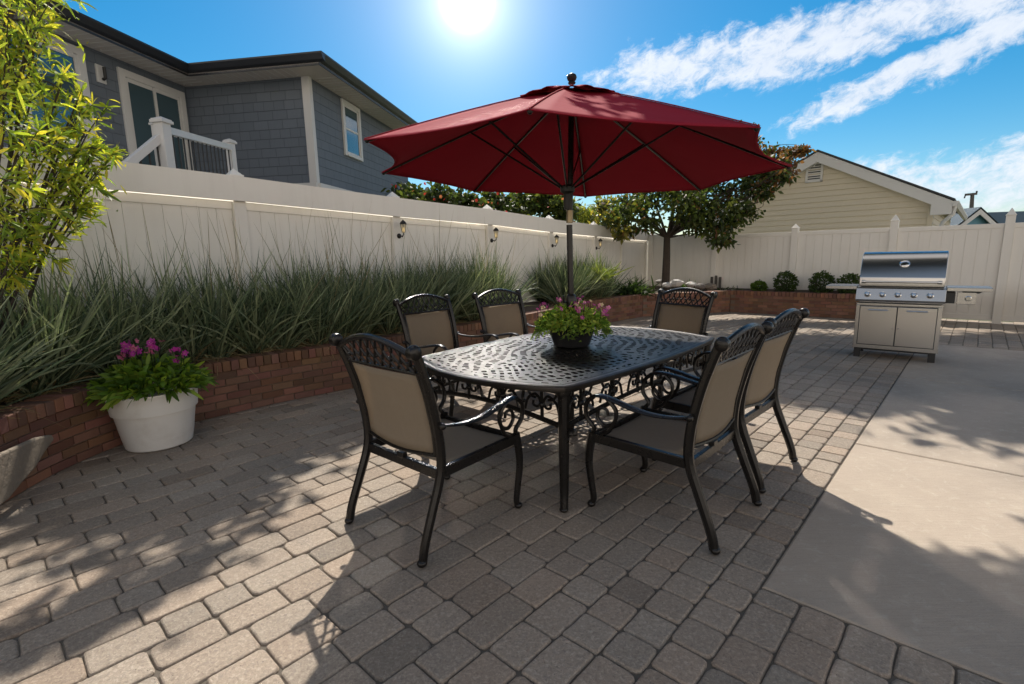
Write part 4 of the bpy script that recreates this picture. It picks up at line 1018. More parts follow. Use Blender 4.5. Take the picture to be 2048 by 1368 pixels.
for k in range(8):
    b = MB(); P = [rib(t, k, -.014) for t in np.linspace(.02, .985, 9)]; b.tube(P, [.0095]*9, 6, flat=.7); b.ball(rib(.985, k, -.012), .014, 6); b.build('rib', M['metal'], umb, pb, smooth=True)
    b = MB(); b.tube([hubp+(UT[k]-UC)*.028+up_*.01, rib(.50, k, -.02)], .0075, 6); b.build('strut', M['metal'], umb, pb, smooth=True)

# ---------------------------------------------------------------- flower bowl on the table
pf = Vector((.455, 3.78, .722)); bowl = empty('flower_bowl', pf, label='black bowl of green and pink trailing flowers around the umbrella pole', cat='planter')
b = MB(); b.lathe([(.125, 0), (.135, .004), (.150, .05), (.172, .125), (.178, .145), (.184, .15), (.184, .165), (.170, .165), (.165, .14), (.03, .135)], pf, 28); b.build('bowl', M['black'], bowl, pf, smooth=True)
n = 2600; th_ = RNG.uniform(0, 2*PI, n); rr_ = .26*np.sqrt(RNG.uniform(0, 1, n)); zz = .15+.145*(1-(rr_/.27)**2)*RNG.uniform(.3, 1, n)+.02*RNG.randn(n)
cen = np.c_[rr_*np.cos(th_), rr_*np.sin(th_), zz]; outw = np.c_[np.cos(th_), np.sin(th_), 0*th_]
nt = 170; t2 = RNG.uniform(0, 2*PI, nt); clump = RNG.choice([.2, 2.7, 3.4, 5.6, 0.0, 4.6], nt)+RNG.randn(nt)*.16; hang = RNG.uniform(0, 1, nt)
c2 = np.c_[(.19+.10*np.sqrt(hang))*np.cos(clump), (.19+.10*np.sqrt(hang))*np.sin(clump), .17-.12*hang*RNG.uniform(.3, 1, nt)]
npmesh('foliage', [leafs(cen+np.array(pf), .042, .011, ramp(n, (.18, .34, .05), (.34, .48, .08), (.10, .20, .03), (.46, .52, .09)), outw*.8, .7, .3, 2), leafs(c2+np.array(pf), .048, .009, ramp(nt, (.08, .15, .03), (.16, .22, .05)), None, -.4, .3, 2)], M['leaf'], bowl, pf)
def flowers(name, parent, pos_, size, cols, off_, petals=5):
    V_ = []
    for c_ in cols:
        a_ = np.arange(petals)*2*PI/petals; n = petals; ax_ = np.tile([0, 0, 1.], (n, 1)); D = np.c_[np.cos(a_), np.sin(a_), np.full(n, .3)]; S = unit(np.cross(D, ax_))
        V_.append(npmesh(name, [strips(np.zeros((n, 3)), D, S, np.full(n, size), np.full(n, size*.36), 0.1, 2, lambda t: [.25, 1, .7][int(t*2)], ramp(n, c_)), strips(np.array([[0, -.003, .002]]), np.array([[0, 1., 0]]), np.array([[1., 0, 0]]), [.006], [.003], 0, 2, lambda t: 1, np.array([[.6, .5, .1]]))], M['petal'], parent, (0, 0, 0)))
    for i, p in enumerate(pos_):
        o = V_[i] if i < len(V_) else V_[i % len(V_)].copy()
        if i >= len(V_): C.objects.link(o)
        o.location = Vector(p)-Vector(off_); ax_ = Vector(RNG.randn(3)+np.array([0, -.5, .9])); o.rotation_euler = ax_.to_track_quat('Z', 'Y').to_euler(); o.scale = [random.uniform(.75, 1.2)]*3
n = 60; th_ = RNG.uniform(0, 2*PI, n); rr_ = RNG.uniform(.12, .30, n); fp = np.c_[rr_*np.cos(th_), rr_*np.sin(th_), .20+.13*(1-(rr_/.31)**2)+RNG.uniform(0, .055, n)]+np.array(pf)
flowers('flower', bowl, fp, .017, ((.62, .10, .38), (.50, .08, .34), (.75, .25, .45), (.7, .55, .35)), pf)
b = MB()
for p in fp[:34]: b.tube([Vector(p)-Vector((0, 0, .07)), Vector(p)], .0015, 4)
b.build('flower_stem', M['leaf'], bowl, pf)

# ---------------------------------------------------------------- big white pot
pp = Vector((-2.80, 3.80, 0)); pot = empty('white_planter_pot', pp, label='large white plastic pot with fleshy green plant and magenta flowers by the brick wall', cat='planter')
b = MB(); b.lathe([(.205, .0), (.222, .012), (.240, .10), (.266, .27), (.270, .285), (.284, .288), (.292, .36), (.298, .425), (.304, .435), (.302, .445), (.288, .445), (.282, .40), (.05, .39)], pp, 48); b.build('pot', M['whitepot'], pot, pp, smooth=True)
n = 1150; th_ = RNG.uniform(0, 2*PI, n); rr_ = .33*np.sqrt(RNG.uniform(0, 1, n)); zz = .43+.24*(1-(rr_/.36)**2)*RNG.uniform(.55, 1, n)
cen = np.c_[rr_*np.cos(th_), rr_*np.sin(th_), zz]+np.array(pp); outw = np.c_[np.cos(th_), np.sin(th_), 0*th_]*(rr_/.33)[:, None]
npmesh('foliage', [leafs(cen, .115, .0175, ramp(n, (.09, .18, .02), (.15, .27, .03), (.25, .34, .04), (.05, .10, .015)), outw*1.6, .75, .35, 4, .75)], M['leaf'], pot, pp)
fc = np.array([(-.10, -.10, .76), (.02, -.12, .79), (.08, -.06, .77), (-.16, .0, .75), (.26, -.02, .71), (.05, .05, .78)])+np.array(pp)
fp = np.concatenate([c_+RNG.randn(7, 3)*.022 for c_ in fc]); flowers('flower', pot, fp, .024, ((.55, .05, .36), (.45, .04, .32), (.70, .18, .30)), pp)
b = MB()
for c_ in fc:
    for k in range(3): b.tube([Vector(c_)-Vector((random.uniform(-.03, .03), 0, .18)), Vector(c_)+Vector((random.uniform(-.03, .03), random.uniform(-.02, .02), 0))], .0022, 4)
b.build('flower_stem', M['leaf'], pot, pp)

# leaning stone at the left edge
b = MB(); wp = Vector((-2.93, 2.80, 0)); dn = Vector((.96, .28, 0)).normalized()
Pp = [onp(x, y, wp, dn) for x, y in ((-60, 935), (-10, 908), (30, 890), (62, 876), (92, 870), (97, 880), (78, 905), (60, 935), (30, 968), (4, 1000), (-60, 1050))]
b.col = (.25, .205, .155); b.extr(Pp, dn, .035); b.build('leaning_stone', M['rock'], off=(wp.x, wp.y, 0), bevel=.012, label='pale weathered stone slab leaning on the brick wall at the left edge', cat='stone')

# ---------------------------------------------------------------- grill
G0 = g(1705, 712); G1 = g(1870, 727); gd_ = (G1-G0); gd_.z = 0; GW = gd_.length+.02; gd_.normalize(); grz = math.atan2(gd_.y, gd_.x)
gc = (G0+G1)/2; grill = empty('gas_grill', (gc.x, gc.y, 0), grz, label='stainless steel five burner gas grill on cart with side shelves, standing on the paving', cat='grill')
hw = GW/2; DP = .56     # local: x right, y away from viewer (front face at y=0)
b = MB(); b.box((0, DP/2+.005, .42), (2*hw, DP-.03, .56)); b.box((0, .004, .700), (2*hw, .03, .03)); b.box((0, .004, .150), (2*hw+.01, .03, .055))
for s in (-1, 1): b.box((s*(hw-.022), .0, .42), (.044, .03, .53))
b.build('cabinet', M['steel'], grill, bevel=.004)
b = MB(); b.box((0, -.006, .716), (2*hw-.02, .03, .012))
b.build('drip_gap', M['black'], grill)
for s in (-1, 1):
    for y in (.05, DP-.06): b = MB(); b.box((s*(hw-.05), y, .062), (.07, .07, .125)); b.build('leg', M['black'], grill, bevel=.004)
b = MB(); b.box((0, DP/2, .11), (2*hw-.12, DP-.1, .03)); b.build('base_pan', M['black'], grill)
b = MB(); b.box((hw+.04, .18, .80), (.12, .26, .13)); b.build('gas_valve_box', M['black'], grill, bevel=.004)
b = MB()
for x0, x1, z0, z1 in ((-hw+.04, hw-.04, .668, .678), (-hw+.04, hw-.04, .172, .181), (-.004, .004, .18, .67), (-hw+.040, -hw+.048, .18, .67), (hw-.048, hw-.040, .18, .67)): b.box(((x0+x1)/2, -.013, (z0+z1)/2), (x1-x0, .004, z1-z0))
b.build('door_gap', M['black'], grill)
for s in (-1, 1):
    b = MB(); wdr = hw-.048; cx = s*(wdr/2+.003); b.box((cx, -.012, .425), (wdr-.004, .022, .49)); dr = b.build('door', M['steel'], grill, bevel=.003)
    b = MB(); hx = cx+s*.00-.0; b.tube([(hx-.10, -.022, .628), (hx-.10, -.05, .628), (hx+.10, -.05, .628), (hx+.10, -.022, .628)], .0085, 8); b.build('door_handle', M['steelh'], dr, smooth=True)
    b = MB(); b.lathe([(.010, 0), (.010, .015), (.006, .02)], (s*.030, -.022, .40), 10, M=Matrix.Rotation(R(90), 3, 'X')); b.build('latch', M['steelh'], dr, smooth=True)
b = MB()  # control panel, slanting
b.extr([Vector((-hw-.015, -.035, .735)), Vector((-hw-.015, -.045, .76)), Vector((-hw-.015, -.005, .895)), Vector((-hw-.015, .03, .915)), Vector((-hw-.015, DP, .915)), Vector((-hw-.015, DP, .735))], (1, 0, 0), 2*hw+.03)
b.build('control_panel', M['steel'], grill, bevel=.006)
Mk = Matrix.Rotation(R(72), 3, 'X')
for i in range(5):
    b = MB(); x = -hw+.11+i*(2*hw-.24)/4; c0 = Vector((x, -.030, .825)); b.lathe([(.036, 0), (.036, .006), (.027, .012), (.025, .034), (.020, .040)], c0, 18, M=Mk); b.box(c0+Mk@Vector((0, 0, .042)), (.010, .02, .044), M=Mk); b.build('knob', M['steelh'], grill, smooth=True)
# lid: curved hood
b = MB(); prof = [(.035, .925), (.030, 1.03), (.036, 1.045), (.085, 1.16), (.145, 1.26), (.21, 1.325), (.30, 1.355), (.42, 1.34), (.52, 1.28), (.54, .925)]
lw = hw-.005
b.extr([Vector((-lw, y, z)) for y, z in prof], (1, 0, 0), 2*lw); lid = b.build('lid', M['steel'], grill, smooth=True, bevel=.006)
b = MB(); b.tube([(-lw+.05, -.035, .985), (lw-.05, -.035, .985)], .013, 12)
for s in (-1, 1): b.tube([(s*(lw-.06), .035, .985), (s*(lw-.06), -.035, .985)], .014, 10); b.lathe([(.020, -.02), (.022, 0), (.020, .02)], (s*(lw-.05), -.035, .985), 12, M=Matrix.Rotation(R(90), 3, 'Y'))
b.build('lid_handle', M['steelh'], lid, smooth=True)
b = MB(); nrm = Matrix.Rotation(R(60), 3, 'X'); gpos = Vector((.02, .107, 1.205)); b.lathe([(.047, 0), (.047, .008), (.040, .012), (.036, .009), (.010, .009)], gpos, 24, M=nrm, sx=1.15); gauge = b.build('thermometer', M['steelh'], lid, smooth=True)
b = MB(); b.box(gpos+nrm@Vector((0, 0, .0125)), (.035, .006, .003), M=nrm@Matrix.Rotation(R(40), 3, 'Z')); b.lathe([(.012, .0095), (.012, .0125)], gpos, 10, M=nrm); b.build('gauge_needle', M['black'], lid)
for s, L_ in ((-1, .345), (1, .40)):
    b = MB(); b.box((s*(hw+.015+L_/2), .22, .905), (L_, .44, .045)); b.build('side_shelf', M['steel'], grill, bevel=.005, label=('left folding shelf' if s < 0 else 'right side burner shelf'))
b = MB(); b.box((hw+.20, .05, .80), (.17, .012, .14)); b.build('burner_panel', M['steel'], grill, bevel=.004)
b = MB(); b.lathe([(.032, 0), (.032, .008), (.024, .012), (.022, .03)], (hw+.215, .043, .80), 16, M=Matrix.Rotation(R(90), 3, 'X')); b.build('side_knob', M['steelh'], grill, smooth=True)
b = MB(); b.lathe([(.07, .85), (.09, .865), (.09, .882)], (hw+.25, .22, 0), 18); b.build('burner_bowl', M['black'], grill, smooth=True)

# ================================================================ PLANTS
def grass_bed(name, n, sampler, label, hmin, hmax, W=.0055, soilz=.46, spike=.03):
    P = np.array([sampler() for _ in range(n)]); P = np.c_[P, np.full(n, soilz)+RNG.uniform(-.01, .01, n)]
    # clumped: pull towards clump centres, splay away from them
    nc = max(8, n//190); cc = P[RNG.randint(0, n, nc), :2]; d2 = ((P[:, None, :2]-cc[None])**2).sum(2); ci = d2.argmin(1)
    P[:, :2] = cc[ci]+(P[:, :2]-cc[ci])*.55; o_ = P[:, :2]-cc[ci]; L = RNG.uniform(hmin, hmax, n)*np.where(RNG.rand(n) < .25, .65, 1)*(.85+.3*RNG.rand(nc))[ci]
    D = np.c_[o_*3.0+RNG.randn(n, 2)*.42, np.ones(n)*1.12]; D = unit(D); S = unit(np.cross(D, np.c_[RNG.randn(n, 2), np.zeros(n)]))
    cols = ramp(n, (.095, .140, .080), (.155, .200, .115), (.055, .090, .052), (.25, .29, .17)); 
    pale = RNG.rand(n) < .28; cols[pale] = ramp(pale.sum(), (.38, .42, .26), (.28, .33, .20))
    parts = [strips(P, D, S, L, W*RNG.uniform(.7, 1.3, n), RNG.uniform(.05, .55, n)**1.3, 6, lambda t: (.75+.25*t) if t < .5 else max(.06, 1-(t-.5)*1.85), cols)]
    # dry straw-coloured blades flopping low
    k = int(n*.48); i_ = RNG.randint(0, n, k); D2 = unit(np.c_[RNG.randn(k, 2)*.9, np.ones(k)*.6]); S2 = unit(np.cross(D2, RNG.randn(k, 3)))
    parts.append(strips(P[i_], D2, S2, RNG.uniform(.22, .55, k), W*RNG.uniform(.6, 1.1, k), RNG.uniform(.25, .8, k), 5, lambda t: 1-.85*t, ramp(k, (.36, .27, .13), (.24, .18, .09), (.15, .15, .07), (.42, .34, .19))))
    # tall seed stems
    k = int(n*spike/3); i_ = RNG.randint(0, n, k); D2 = unit(np.c_[RNG.randn(k, 2)*.22, np.ones(k)]); S2 = unit(np.cross(D2, RNG.randn(k, 3)))
    parts.append(strips(P[i_], D2, S2, RNG.uniform(hmax*1.0, hmax*1.42, k), W*.5*np.ones(k), RNG.uniform(.0, .18, k), 6, lambda t: .6 if t < .7 else 1.5*(1.02-t)*2.2, ramp(k, (.38, .29, .17), (.24, .22, .11))))
    p0_ = P.mean(0); return npmesh(name, parts, M['grass'], None, (p0_[0], p0_[1], 0), label=label, kind='stuff')
path = [Vector((*p, 0)) for p in L1+L1b[1:]]
cum = [0]
for a_, c_ in zip(path, path[1:]): cum.append(cum[-1]+(c_-a_).length)
def bed_pt(s0_, s1_, d0, d1):
    def f():
        s = random.uniform(s0_, s1_); k = max(i for i in range(len(cum)) if cum[i] <= s+1e-9); k = min(k, len(path)-2); t = (s-cum[k])/(cum[k+1]-cum[k]); p = path[k].lerp(path[k+1], t); d = (path[k+1]-path[k]).normalized(); n_ = Vector((-d.y, d.x, 0)); q = p+n_*(.20+random.uniform(d0, d1)); return (q.x, q.y)
    return f
sG = cum[len(L1)-1]
grass_bed('tall_grass', 12000, bed_pt(.9, sG+3.05, .0, .58), 'tall arching variegated grass filling the long planter before the fence', .78, 1.2, W=.0080, spike=.06)
grass_bed('far_tall_grass', 3400, bed_pt(sG+4.85, cum[-1]-.9, .0, .75), 'second bank of tall grass behind the umbrella pole at the far end of the planter', .75, 1.12, W=.0095, spike=.012)

# maple-like small tree in the corner
tb = Vector((3.66, 11.95, .45)); tree = empty('small_tree', tb, label='small spreading tree with dark green and bronze leaves in the corner planter', cat='tree')
def limb(bm_, P, r0_, r1_): Q_ = curve(P, 5); bm_.tube(Q_, [r0_+(r1_-r0_)*k/(len(Q_)-1) for k in range(len(Q_))], 8)
def atr(px, py, y): return aty(px, py, y)
TY = 11.95
b = MB(); fk = atr(1334, 474, TY); limb(b, [tb-up_*.1, tb+up_*.05, atr(1333, 520, TY), fk], .115, .075); b.build('trunk', M['bark'], tree, tb, smooth=True)
lobes = [(1225, 432, 12.0, .55), (1265, 415, 11.4, .6), (1300, 395, 12.2, .7), (1345, 400, 11.3, .7), (1390, 385, 12.0, .75), (1425, 420, 11.5, .6), (1455, 450, 11.6, .5), (1440, 482, 11.4, .32), (1470, 390, 12.0, .65), (1510, 360, 11.8, .55), (1490, 420, 11.6, .4), (1550, 335, 11.8, .5), (1575, 312, 12.1, .36), (1540, 305, 12.3, .40), (1500, 275, 12.4, .45), (1460, 265, 12.6, .4), (1440, 330, 12.5, .7), (1380, 320, 12.5, .7), (1300, 340, 12.6, .6), (1530, 385, 11.5, .28), (1245, 465, 11.6, .3), (1290, 445, 11.4, .4), (1380, 440, 11.2, .45), (1600, 300, 12.0, .22), (1215, 410, 12.4, .3), (1415, 455, 11.4, .4), (1560, 352, 11.4, .3)]
b = MB()
for i, (x, y, yy, r_) in enumerate(lobes):
    e = atr(x, y, yy); mid = fk.lerp(e, .5)+up_*.12+Vector((random.uniform(-.1, .1), random.uniform(-.1, .1), 0)); limb(b, [fk-up_*.02, mid, e], .035 if r_ > .5 else .02, .008)
    for k in range(4): limb(b, [mid.lerp(e, .5+k*.12), e+Vector((random.uniform(-r_, r_), random.uniform(-r_, r_), random.uniform(-r_*.5, r_*.6)))*.8, e+Vector((random.uniform(-r_, r_), random.uniform(-r_, r_), random.uniform(-r_*.5, r_*.6)))], .010, .004)
b.build('branch', M['bark'], tree, tb, smooth=True)
parts = []
for (x, y, yy, r_) in lobes:
    e = np.array(atr(x, y, yy)); n = int(1000*r_**2)+90; d = unit(RNG.randn(n, 3)); rad = r_*RNG.uniform(.15, 1, n)**.6; 
    sub = unit(RNG.randn(14, 3))*r_*.75; cpt = sub[RNG.randint(0, 14, n)]; pos_ = e+(d*rad[:, None]*.45+cpt*RNG.uniform(.4, 1, (n, 1)))*np.array([1.1, 1.1, .62])
    bronze = max(0, min(1, (x-1440)/140)) if y < 350 else max(0, (x-1500)/200)
    cols = ramp(n, (.045, .075, .020), (.075, .110, .025), (.030, .050, .018), (.11, .13, .03)); kb = RNG.rand(n) < bronze*.75+.05; cols[kb] = ramp(kb.sum(), (.20, .09, .04), (.15, .08, .04), (.24, .14, .06))
    if x < 1260: ky = RNG.rand(n) < .5; cols[ky] = ramp(ky.sum(), (.30, .26, .06), (.22, .22, .05))
    parts.append(leafs(pos_, .115, .036, cols, (pos_-e)*1.0, -.15, .2, 2))
npmesh('crown', parts, M['leaf'], tree, tb)

# yellow-green shrub/tree at the left edge, with an added shading crown out of frame
yb = Vector((-3.72, 3.35, .45)); ytree = empty('yellow_leaved_tree', yb, label='yellow green leafy tree with long narrow leaves filling the left edge', cat='tree')
ylobes = [(20, 120, 3.5, .35), (60, 60, 3.7, .33), (110, 30, 3.9, .22), (10, 250, 3.3, .40), (90, 200, 3.6, .36), (150, 170, 3.7, .28), (70, 330, 3.4, .38), (150, 300, 3.6, .36), (200, 260, 3.7, .22), (215, 330, 3.7, .17), (130, 400, 3.6, .28), (40, 430, 3.3, .30), (190, 400, 3.7, .14), (20, 520, 3.2, .18), (100, 500, 3.5, .13), (-60, 150, 3.2, .45), (-60, 350, 3.0, .45), (-80, 0, 3.4, .45), (30, -20, 3.8, .4), (185, 200, 3.8, .14), (222, 295, 3.75, .10), (90, 130, 3.7, .26)]
b = MB(); stems = []
ylobes = [(x-28 if x > 60 else x, y, yy, r_*.86) for x, y, yy, r_ in ylobes]
for i, (x, y, yy, r_) in enumerate(ylobes):
    e = atr(x, y, yy); r1 = Vector((random.uniform(-.12, .12), random.uniform(-.1, .1), 0)); limb(b, [yb+r1-up_*.05, yb.lerp(e, .35)+r1+up_*.15, yb.lerp(e, .7)+up_*.08, e], .016, .005)
    for k in range(5):
        v_ = Vector((random.uniform(-r_, r_), random.uniform(-r_, r_)*.8, random.uniform(-r_, r_))); s0_ = yb.lerp(e, .75+.06*k); limb(b, [s0_, s0_.lerp(e+v_, .5)+up_*.03, e+v_], .006, .002); stems.append((s0_, e+v_, r_))
# limb and crown added above the picture to shade the left paving
over = [(-3.6, 4.2, 3.6), (-3.5, 5.2, 5.0), (-3.2, 6.6, 6.1), (-2.9, 7.8, 6.6), (-2.6, 8.6, 6.9)]
limb(b, [yb-up_*.1, (-3.7, 3.6, 2.0)]+over, .075, .03)
olobes = []
tries = 0
while len(olobes) < 62 and tries < 4000:
    tries += 1; gx_ = random.uniform(-5.0, -.95); gy_ = random.uniform(1.6, 6.0)
    if gy_ < 2.15+1.31*(gx_+2.2) or (gx_ < -2.35 and gy_ < 3.1): continue
    r2 = math.hypot(gx_, gy_+5); z = 1.9+.55*r2+random.uniform(0, .35); olobes.append((gx_-.048*z, gy_+.78*z, z, random.uniform(.42, .6)))
for px_, py_ in ((10, 1300), (70, 1272), (135, 1248), (200, 1218), (262, 1196), (330, 1165)):  # small leaf clusters added to cast a shade stripe on the ground
    q = g(px_, py_); z = 6.1; olobes.append((q.x-.048*z, q.y+.78*z, z, .12))
for (x, y, z, r_) in olobes[::2]: limb(b, [Vector(over[2 if y < 7.5 else 3]), Vector(((x-3)/2, (y+7)/2, (z+6.6)/2+.2)), Vector((x, y, z))], .022, .008)
b.build('stem', M['bark'], ytree, yb, smooth=True)
parts = []
YC = ((.34, .44, .05), (.48, .54, .06), (.20, .31, .04), (.62, .55, .07), (.10, .17, .03))
for (s0_, s1_, r_) in stems:
    n = int(18+28*r_); t = RNG.uniform(0, 1.0, n); a_ = np.array(s0_); c_ = np.array(s1_); pos_ = a_+(c_-a_)*t[:, None]; dv = unit((c_-a_)[None])[0]
    parts.append(leafs(pos_, .088, .0088, ramp(n, *YC), dv*.9, .1, .35, 4, .75))
    m_ = 6; parts.append(leafs(np.repeat(c_[None], m_, 0), .095, .0092, ramp(m_, *YC), dv*.8, .3, .3, 4, .7))
for (x, y, yy, r_) in ylobes:
    e = np.array(atr(x, y, yy)); n = int(420*r_**2)+8; pos_ = e+RNG.randn(n, 3)*r_*np.array([.5, .5, .5]); parts.append(leafs(pos_, .085, .0088, ramp(n, *YC), None, .1, .3, 4))
for (x, y, z, r_) in olobes:
    n = 520 if r_ > .2 else 60; pos_ = np.array((x, y, z))+RNG.randn(n, 3)*r_*np.array([.5, .5, .25]); parts.append(leafs(pos_, .16, .055, ramp(n, *YC), None, .0, .3, 2))
npmesh('foliage', parts, M['leaf'], ytree, yb)

# red-berried hedge trees behind the long fence
def hedge(name, label, lob, cols, berries=None, L=.15, W=.05, dens=1500, loc=None, up2_=.1, trunkh=True, cat='tree'):
    base = Vector((lob[0][0].x, lob[0][0].y, 0)) if loc is None else Vector(loc); root = empty(name, base, label=label, cat=cat)
    parts = []; bp = []
    b = MB()
    for e, r_ in lob:
        n = int(dens*r_**2)+60; sub = unit(RNG.randn(16, 3))*r_*.7; cpt = sub[RNG.randint(0, 16, n)]; pos_ = np.array(e)+(unit(RNG.randn(n, 3))*r_*.42*RNG.uniform(.2, 1, (n, 1))+cpt*RNG.uniform(.3, 1, (n, 1)))*np.array([1, 1, .85])
        parts.append(leafs(pos_, L, W, ramp(n, *cols), (pos_-np.array(e)), up2_, .2, 2))
        if berries: k = int(berries*r_**2)+5; bp.append(np.array(e)+unit(RNG.randn(k, 3)+np.array([0, -.7, .3]))*r_*.95*np.array([1, 1, .85]))
        limb(b, [base, base.lerp(Vector(e), .5)+up_*.2, Vector(e)], .06, .015)
    b.build('trunk', M['bark'], root, base, smooth=True); npmesh('crown', parts, M['leaf'], root, base)
    if berries: flowers('berry_cluster', root, np.concatenate(bp)[::2], .038, ((.55, .03, .03), (.45, .05, .03), (.6, .22, .08)), base)
    return root
GREEN = ((.035, .060, .018), (.060, .095, .025), (.025, .040, .015), (.09, .11, .03))
hedge('berry_tree', 'dark green tree with red berries right behind the fence beside the grey house', [(aty(835, 410, 12.5), .6), (aty(880, 400, 12.8), .6), (aty(812, 392, 13), .5), (aty(860, 430, 12.3), .6)], GREEN, 34)
hedge('berry_tree', 'dark green tree with red berries hanging behind the fence below the umbrella centre', [(aty(945, 410, 13.5), .7), (aty(990, 405, 14), .65), (aty(920, 425, 13.2), .6), (aty(970, 435, 13.2), .6)], GREEN, 30)
hedge('berry_tree', 'green tree with orange red sprays behind the fence at the umbrella pole', [(aty(1045, 412, 15), .75), (aty(1085, 405, 15.5), .75), (aty(1115, 420, 15.2), .7), (aty(1030, 435, 14.6), .6)], GREEN+((.14, .17, .03),), 26)
hedge('bright_shrub', 'bright yellow green shrub between the umbrella pole and the corner tree beyond the fence', [(aty(1150, 425, 16.5), .55), (aty(1178, 435, 17), .5)], ((.22, .26, .04), (.12, .16, .03), (.3, .3, .06)), None, L=.2, W=.03)
hedge('grey_palm_shrub', 'pale feathery shrub beyond the fence in the gap of sky left of the corner tree', [(aty(1205, 415, 19), .5), (aty(1198, 438, 19), .5)], ((.16, .20, .13), (.22, .25, .16)), None, L=.5, W=.02, dens=160, up2_=.8)
hedge('dark_far_tree', 'dark green bush behind the fence close to the left of the corner tree', [(aty(1228, 450, 17), .5), (aty(1250, 462, 17), .5)], GREEN, None)
# small plants in the corner planter
def bush(name, px, py, r_, label, cols, a_=12.42, sq=.9, dens=2400, L=.045, W=.018, group='clipped shrubs along the far wall'):
    p = onp(px, py, DA*a_, DA); z0 = .46; base = Vector((p.x, p.y, z0)); root = empty(name, base, label=label, cat='shrub', group=group)
    n = int(dens*2.2*r_**1.3)+300; d = unit(RNG.randn(n, 3)); rad = r_*(RNG.uniform(.45, 1, n)**.5)*(1+.10*np.sin(d[:, 0]*9+d[:, 2]*7)); pos_ = np.array((base.x, base.y, z0+r_*sq))+d*rad[:, None]*np.array([1, .8, sq])
    b = MB()
    for k in range(7): limb(b, [base-up_*.03, base+Vector((random.uniform(-.4, .4)*r_, random.uniform(-.3, .3)*r_, r_*.7)), base+Vector((random.uniform(-.8, .8)*r_, random.uniform(-.6, .6)*r_, r_*random.uniform(.8, 1.5)))], .012, .004)
    b.build('stem', M['bark'], root, base, smooth=True); npmesh('foliage', [leafs(pos_, L, W, ramp(n, *cols), d*1.5, .2, .1, 2)], M['leaf'], root, base)
bush('round_shrub', 1518, 573, .16, 'small bright green round shrub, leftmost by the far fence', ((.09, .17, .03), (.14, .22, .04)), sq=.8)
bush('round_shrub', 1571, 568, .235, 'dark round shrub in front of the fence post left of the grill', ((.045, .08, .025), (.07, .115, .03)), sq=1.0)
bush('round_shrub', 1644, 571, .245, 'dark round shrub partly behind the grill left shelf', ((.045, .08, .025), (.07, .115, .03)), sq=.95)
bush('round_shrub', 1699, 573, .225, 'dark round shrub hidden half behind the grill lid', ((.045, .08, .025), (.07, .115, .03)), sq=.95)
# low plants near the far grass
def tuft(name, c_, n, L, W, cols, label, spread=.2, droop=.5, cat='plant'):
    base = Vector((c_[0], c_[1], c_[2])); P = np.array(base)+np.c_[RNG.randn(n, 2)*spread*.4, np.zeros(n)]; D = unit(np.c_[RNG.randn(n, 2)*.7, np.ones(n)*.9]); S = unit(np.cross(D, RNG.randn(n, 3)*np.array([1, 1, .1])))
    return npmesh(name, [strips(P, D, S, L*RNG.uniform(.6, 1.2, n), W*RNG.uniform(.7, 1.2, n), RNG.uniform(.2, 1, n)*droop, 6, lambda t: max(.1, math.sin(PI*min(.97, t*.9+.08))), ramp(n, *cols))], M['leaf'], None, base, label=label, cat=cat)
q = g(1290, 575, .5); q = Vector((2.75, 11.55, .46)); tuft('strap_leaf_plant', q, 260, .62, .016, ((.03, .06, .02), (.05, .09, .025), (.02, .04, .015)), 'dark strap leaved plant ending the far grass, left of the small tree', .5, .7)
q = Vector((1.10, 9.95, .46)); tuft('yellow_green_plant', aty(1197, 560, 10.2)*1.0, 70, .62, .014, ((.20, .24, .05), (.13, .19, .05)), 'bright yellow green plant rising from the far grass behind the umbrella pole', .3, .3)
tuft('dark_spiky_plant', Vector((4.25, 12.15, .5)), 80, .28, .012, ((.03, .06, .02), (.04, .07, .02)), 'small dark spiky plant among the stones in the corner planter', .12, .3)
tuft('creeping_plant', Vector((5.35, 12.25, .47)), 130, .16, .010, ((.03, .06, .02), (.04, .07, .02), (.5, .5, .48)), 'low dark creeping plant with white flecks on the corner of the far wall', .35, .8)
def stone(c_, r_, col, label, grp='stones in the corner planter'):
    b = MB(); b.col = col; n = 7; ph = [random.uniform(.75, 1.2) for _ in range(40)]
    rings = []
    for i in range(6):
        a_ = PI*(i+.5)/6; rings.append(b.pts([Vector((c_[0]+r_*math.sin(a_)*math.cos(2*PI*k/n)*ph[i*3+k]*1.2, c_[1]+r_*math.sin(a_)*math.sin(2*PI*k/n)*ph[i+k]*.9, c_[2]-r_*.6*math.cos(a_)*ph[k+5])) for k in range(n)]))
    for i in range(5):
        for k in range(n): b.face(rings[i]+k, rings[i]+(k+1) % n, rings[i+1]+(k+1) % n, rings[i+1]+k)
    b.face(*range(rings[0], rings[0]+n)); b.face(*range(rings[-1], rings[-1]+n))
    b.build('garden_stone', M['rock'], None, (c_[0], c_[1], c_[2]), smooth=False, label=label, cat='stone', group=grp, bevel=.008)
stone(aty(1353, 566, 11.95), .16, (.72, .70, .66), 'largest white stone right of the small tree trunk')
stone(aty(1333, 570, 11.7), .10, (.62, .60, .57), 'white stone at the foot of the small tree trunk')
stone(aty(1383, 569, 12.0), .11, (.66, .64, .60), 'white stone right of the dark spiky plant')
stone(aty(1421, 574, 12.2), .15, (.30, .25, .20), 'brown grey stone near the fence post in the corner planter')
stone(aty(1400, 573, 11.9), .12, (.20, .18, .16), 'dark stone between the white stone and the brown one')
stone(aty(1319, 563, 12.3), .09, (.40, .38, .35), 'small grey stone just left of the small tree trunk')
b = MB()
for i in range(3): b.box((5.02+i*.075, 12.62-i*.07, .62), (.05, .05, .34+.06*(i % 2)), R(-40))
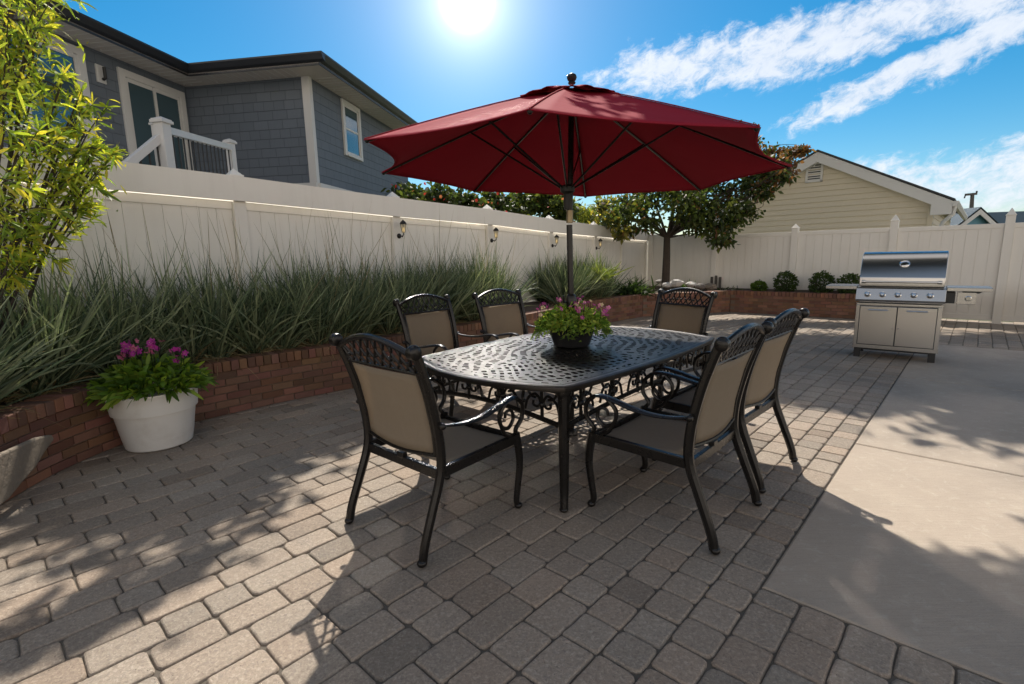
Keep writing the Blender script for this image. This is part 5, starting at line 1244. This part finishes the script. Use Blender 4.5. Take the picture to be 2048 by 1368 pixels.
b.build('wooden_stakes', M['wood'], None, (5.02, 12.6, .45), label='weathered grey wooden stakes standing in the corner planter', cat='stakes', bevel=.004)

# unseen tree added at the right, its crown placed to shade the far paving
tl = Vector((13.5, 10.5, 0)); big = empty('added_shade_tree', tl, label='added unseen tree beyond the right side of the yard casting broken shade', cat='tree')
b = MB(); limb(b, [tl-up_*.1, tl+Vector((-.2, .1, 3)), tl+Vector((-.8, .3, 6)), tl+Vector((-1.6, .6, 8.5))], .34, .20)
top_ = tl+Vector((-1.6, .6, 8.5)); blobs = []
while len(blobs) < 170:
    x, y = random.uniform(2.0, 9.0), random.uniform(9.4, 16.5)
    if (y-9.4) < (3.9-x)*1.3: continue
    r2 = math.hypot(x, y); z = 2.0+.50*r2+random.uniform(0, .8); blobs.append((x, y, z, random.uniform(.5, .8)))
for (x, y, z, r_) in blobs[::3]: limb(b, [top_, Vector(((x+top_.x)/2, (y+top_.y)/2, z+.6)), Vector((x, y, z))], .07, .012)
b.build('trunk', M['bark'], big, tl, smooth=True)
parts = []
for (x, y, z, r_) in blobs:
    n = 300; pos_ = np.array((x, y, z))+RNG.randn(n, 3)*r_*np.array([.66, .36, .25]); parts.append(leafs(pos_, .22, .075, ramp(n, *GREEN), None, 0, .2, 2))
npmesh('crown', parts, M['leaf'], big, tl)

# second unseen tree added at the right to shade the slab's near corner
tl = Vector((10.6, 3.2, 0)); big2 = empty('added_shade_tree', tl, label='added unseen dense tree right of the yard shading the near corner of the concrete', cat='tree')
b = MB(); top_ = tl+Vector((-1.0, .8, 6.6)); limb(b, [tl-up_*.1, tl+Vector((-.1, .1, 3)), tl+Vector((-.4, .4, 5)), top_], .30, .16)
blobs = []
while len(blobs) < 150:
    gx_, gy_ = random.uniform(1.25, 8.0), random.uniform(-1.6, 1.7)
    if gy_ > 1.7-.62*max(0, gx_-2.0): continue
    z = random.uniform(6.0, 6.9); blobs.append((gx_-.048*z, gy_+.78*z, z, random.uniform(.4, .55)))
for (x, y, z, r_) in blobs[::3]: limb(b, [top_, Vector(((x+top_.x)/2, (y+top_.y)/2, z+.5)), Vector((x, y, z))], .07, .012)
b.build('trunk', M['bark'], big2, tl, smooth=True)
parts = []
for (x, y, z, r_) in blobs:
    n = 300; pos_ = np.array((x, y, z))+RNG.randn(n, 3)*r_*np.array([.6, .5, .25]); parts.append(leafs(pos_, .17, .06, ramp(n, *GREEN), None, 0, .2, 2))
npmesh('crown', parts, M['leaf'], big2, tl)
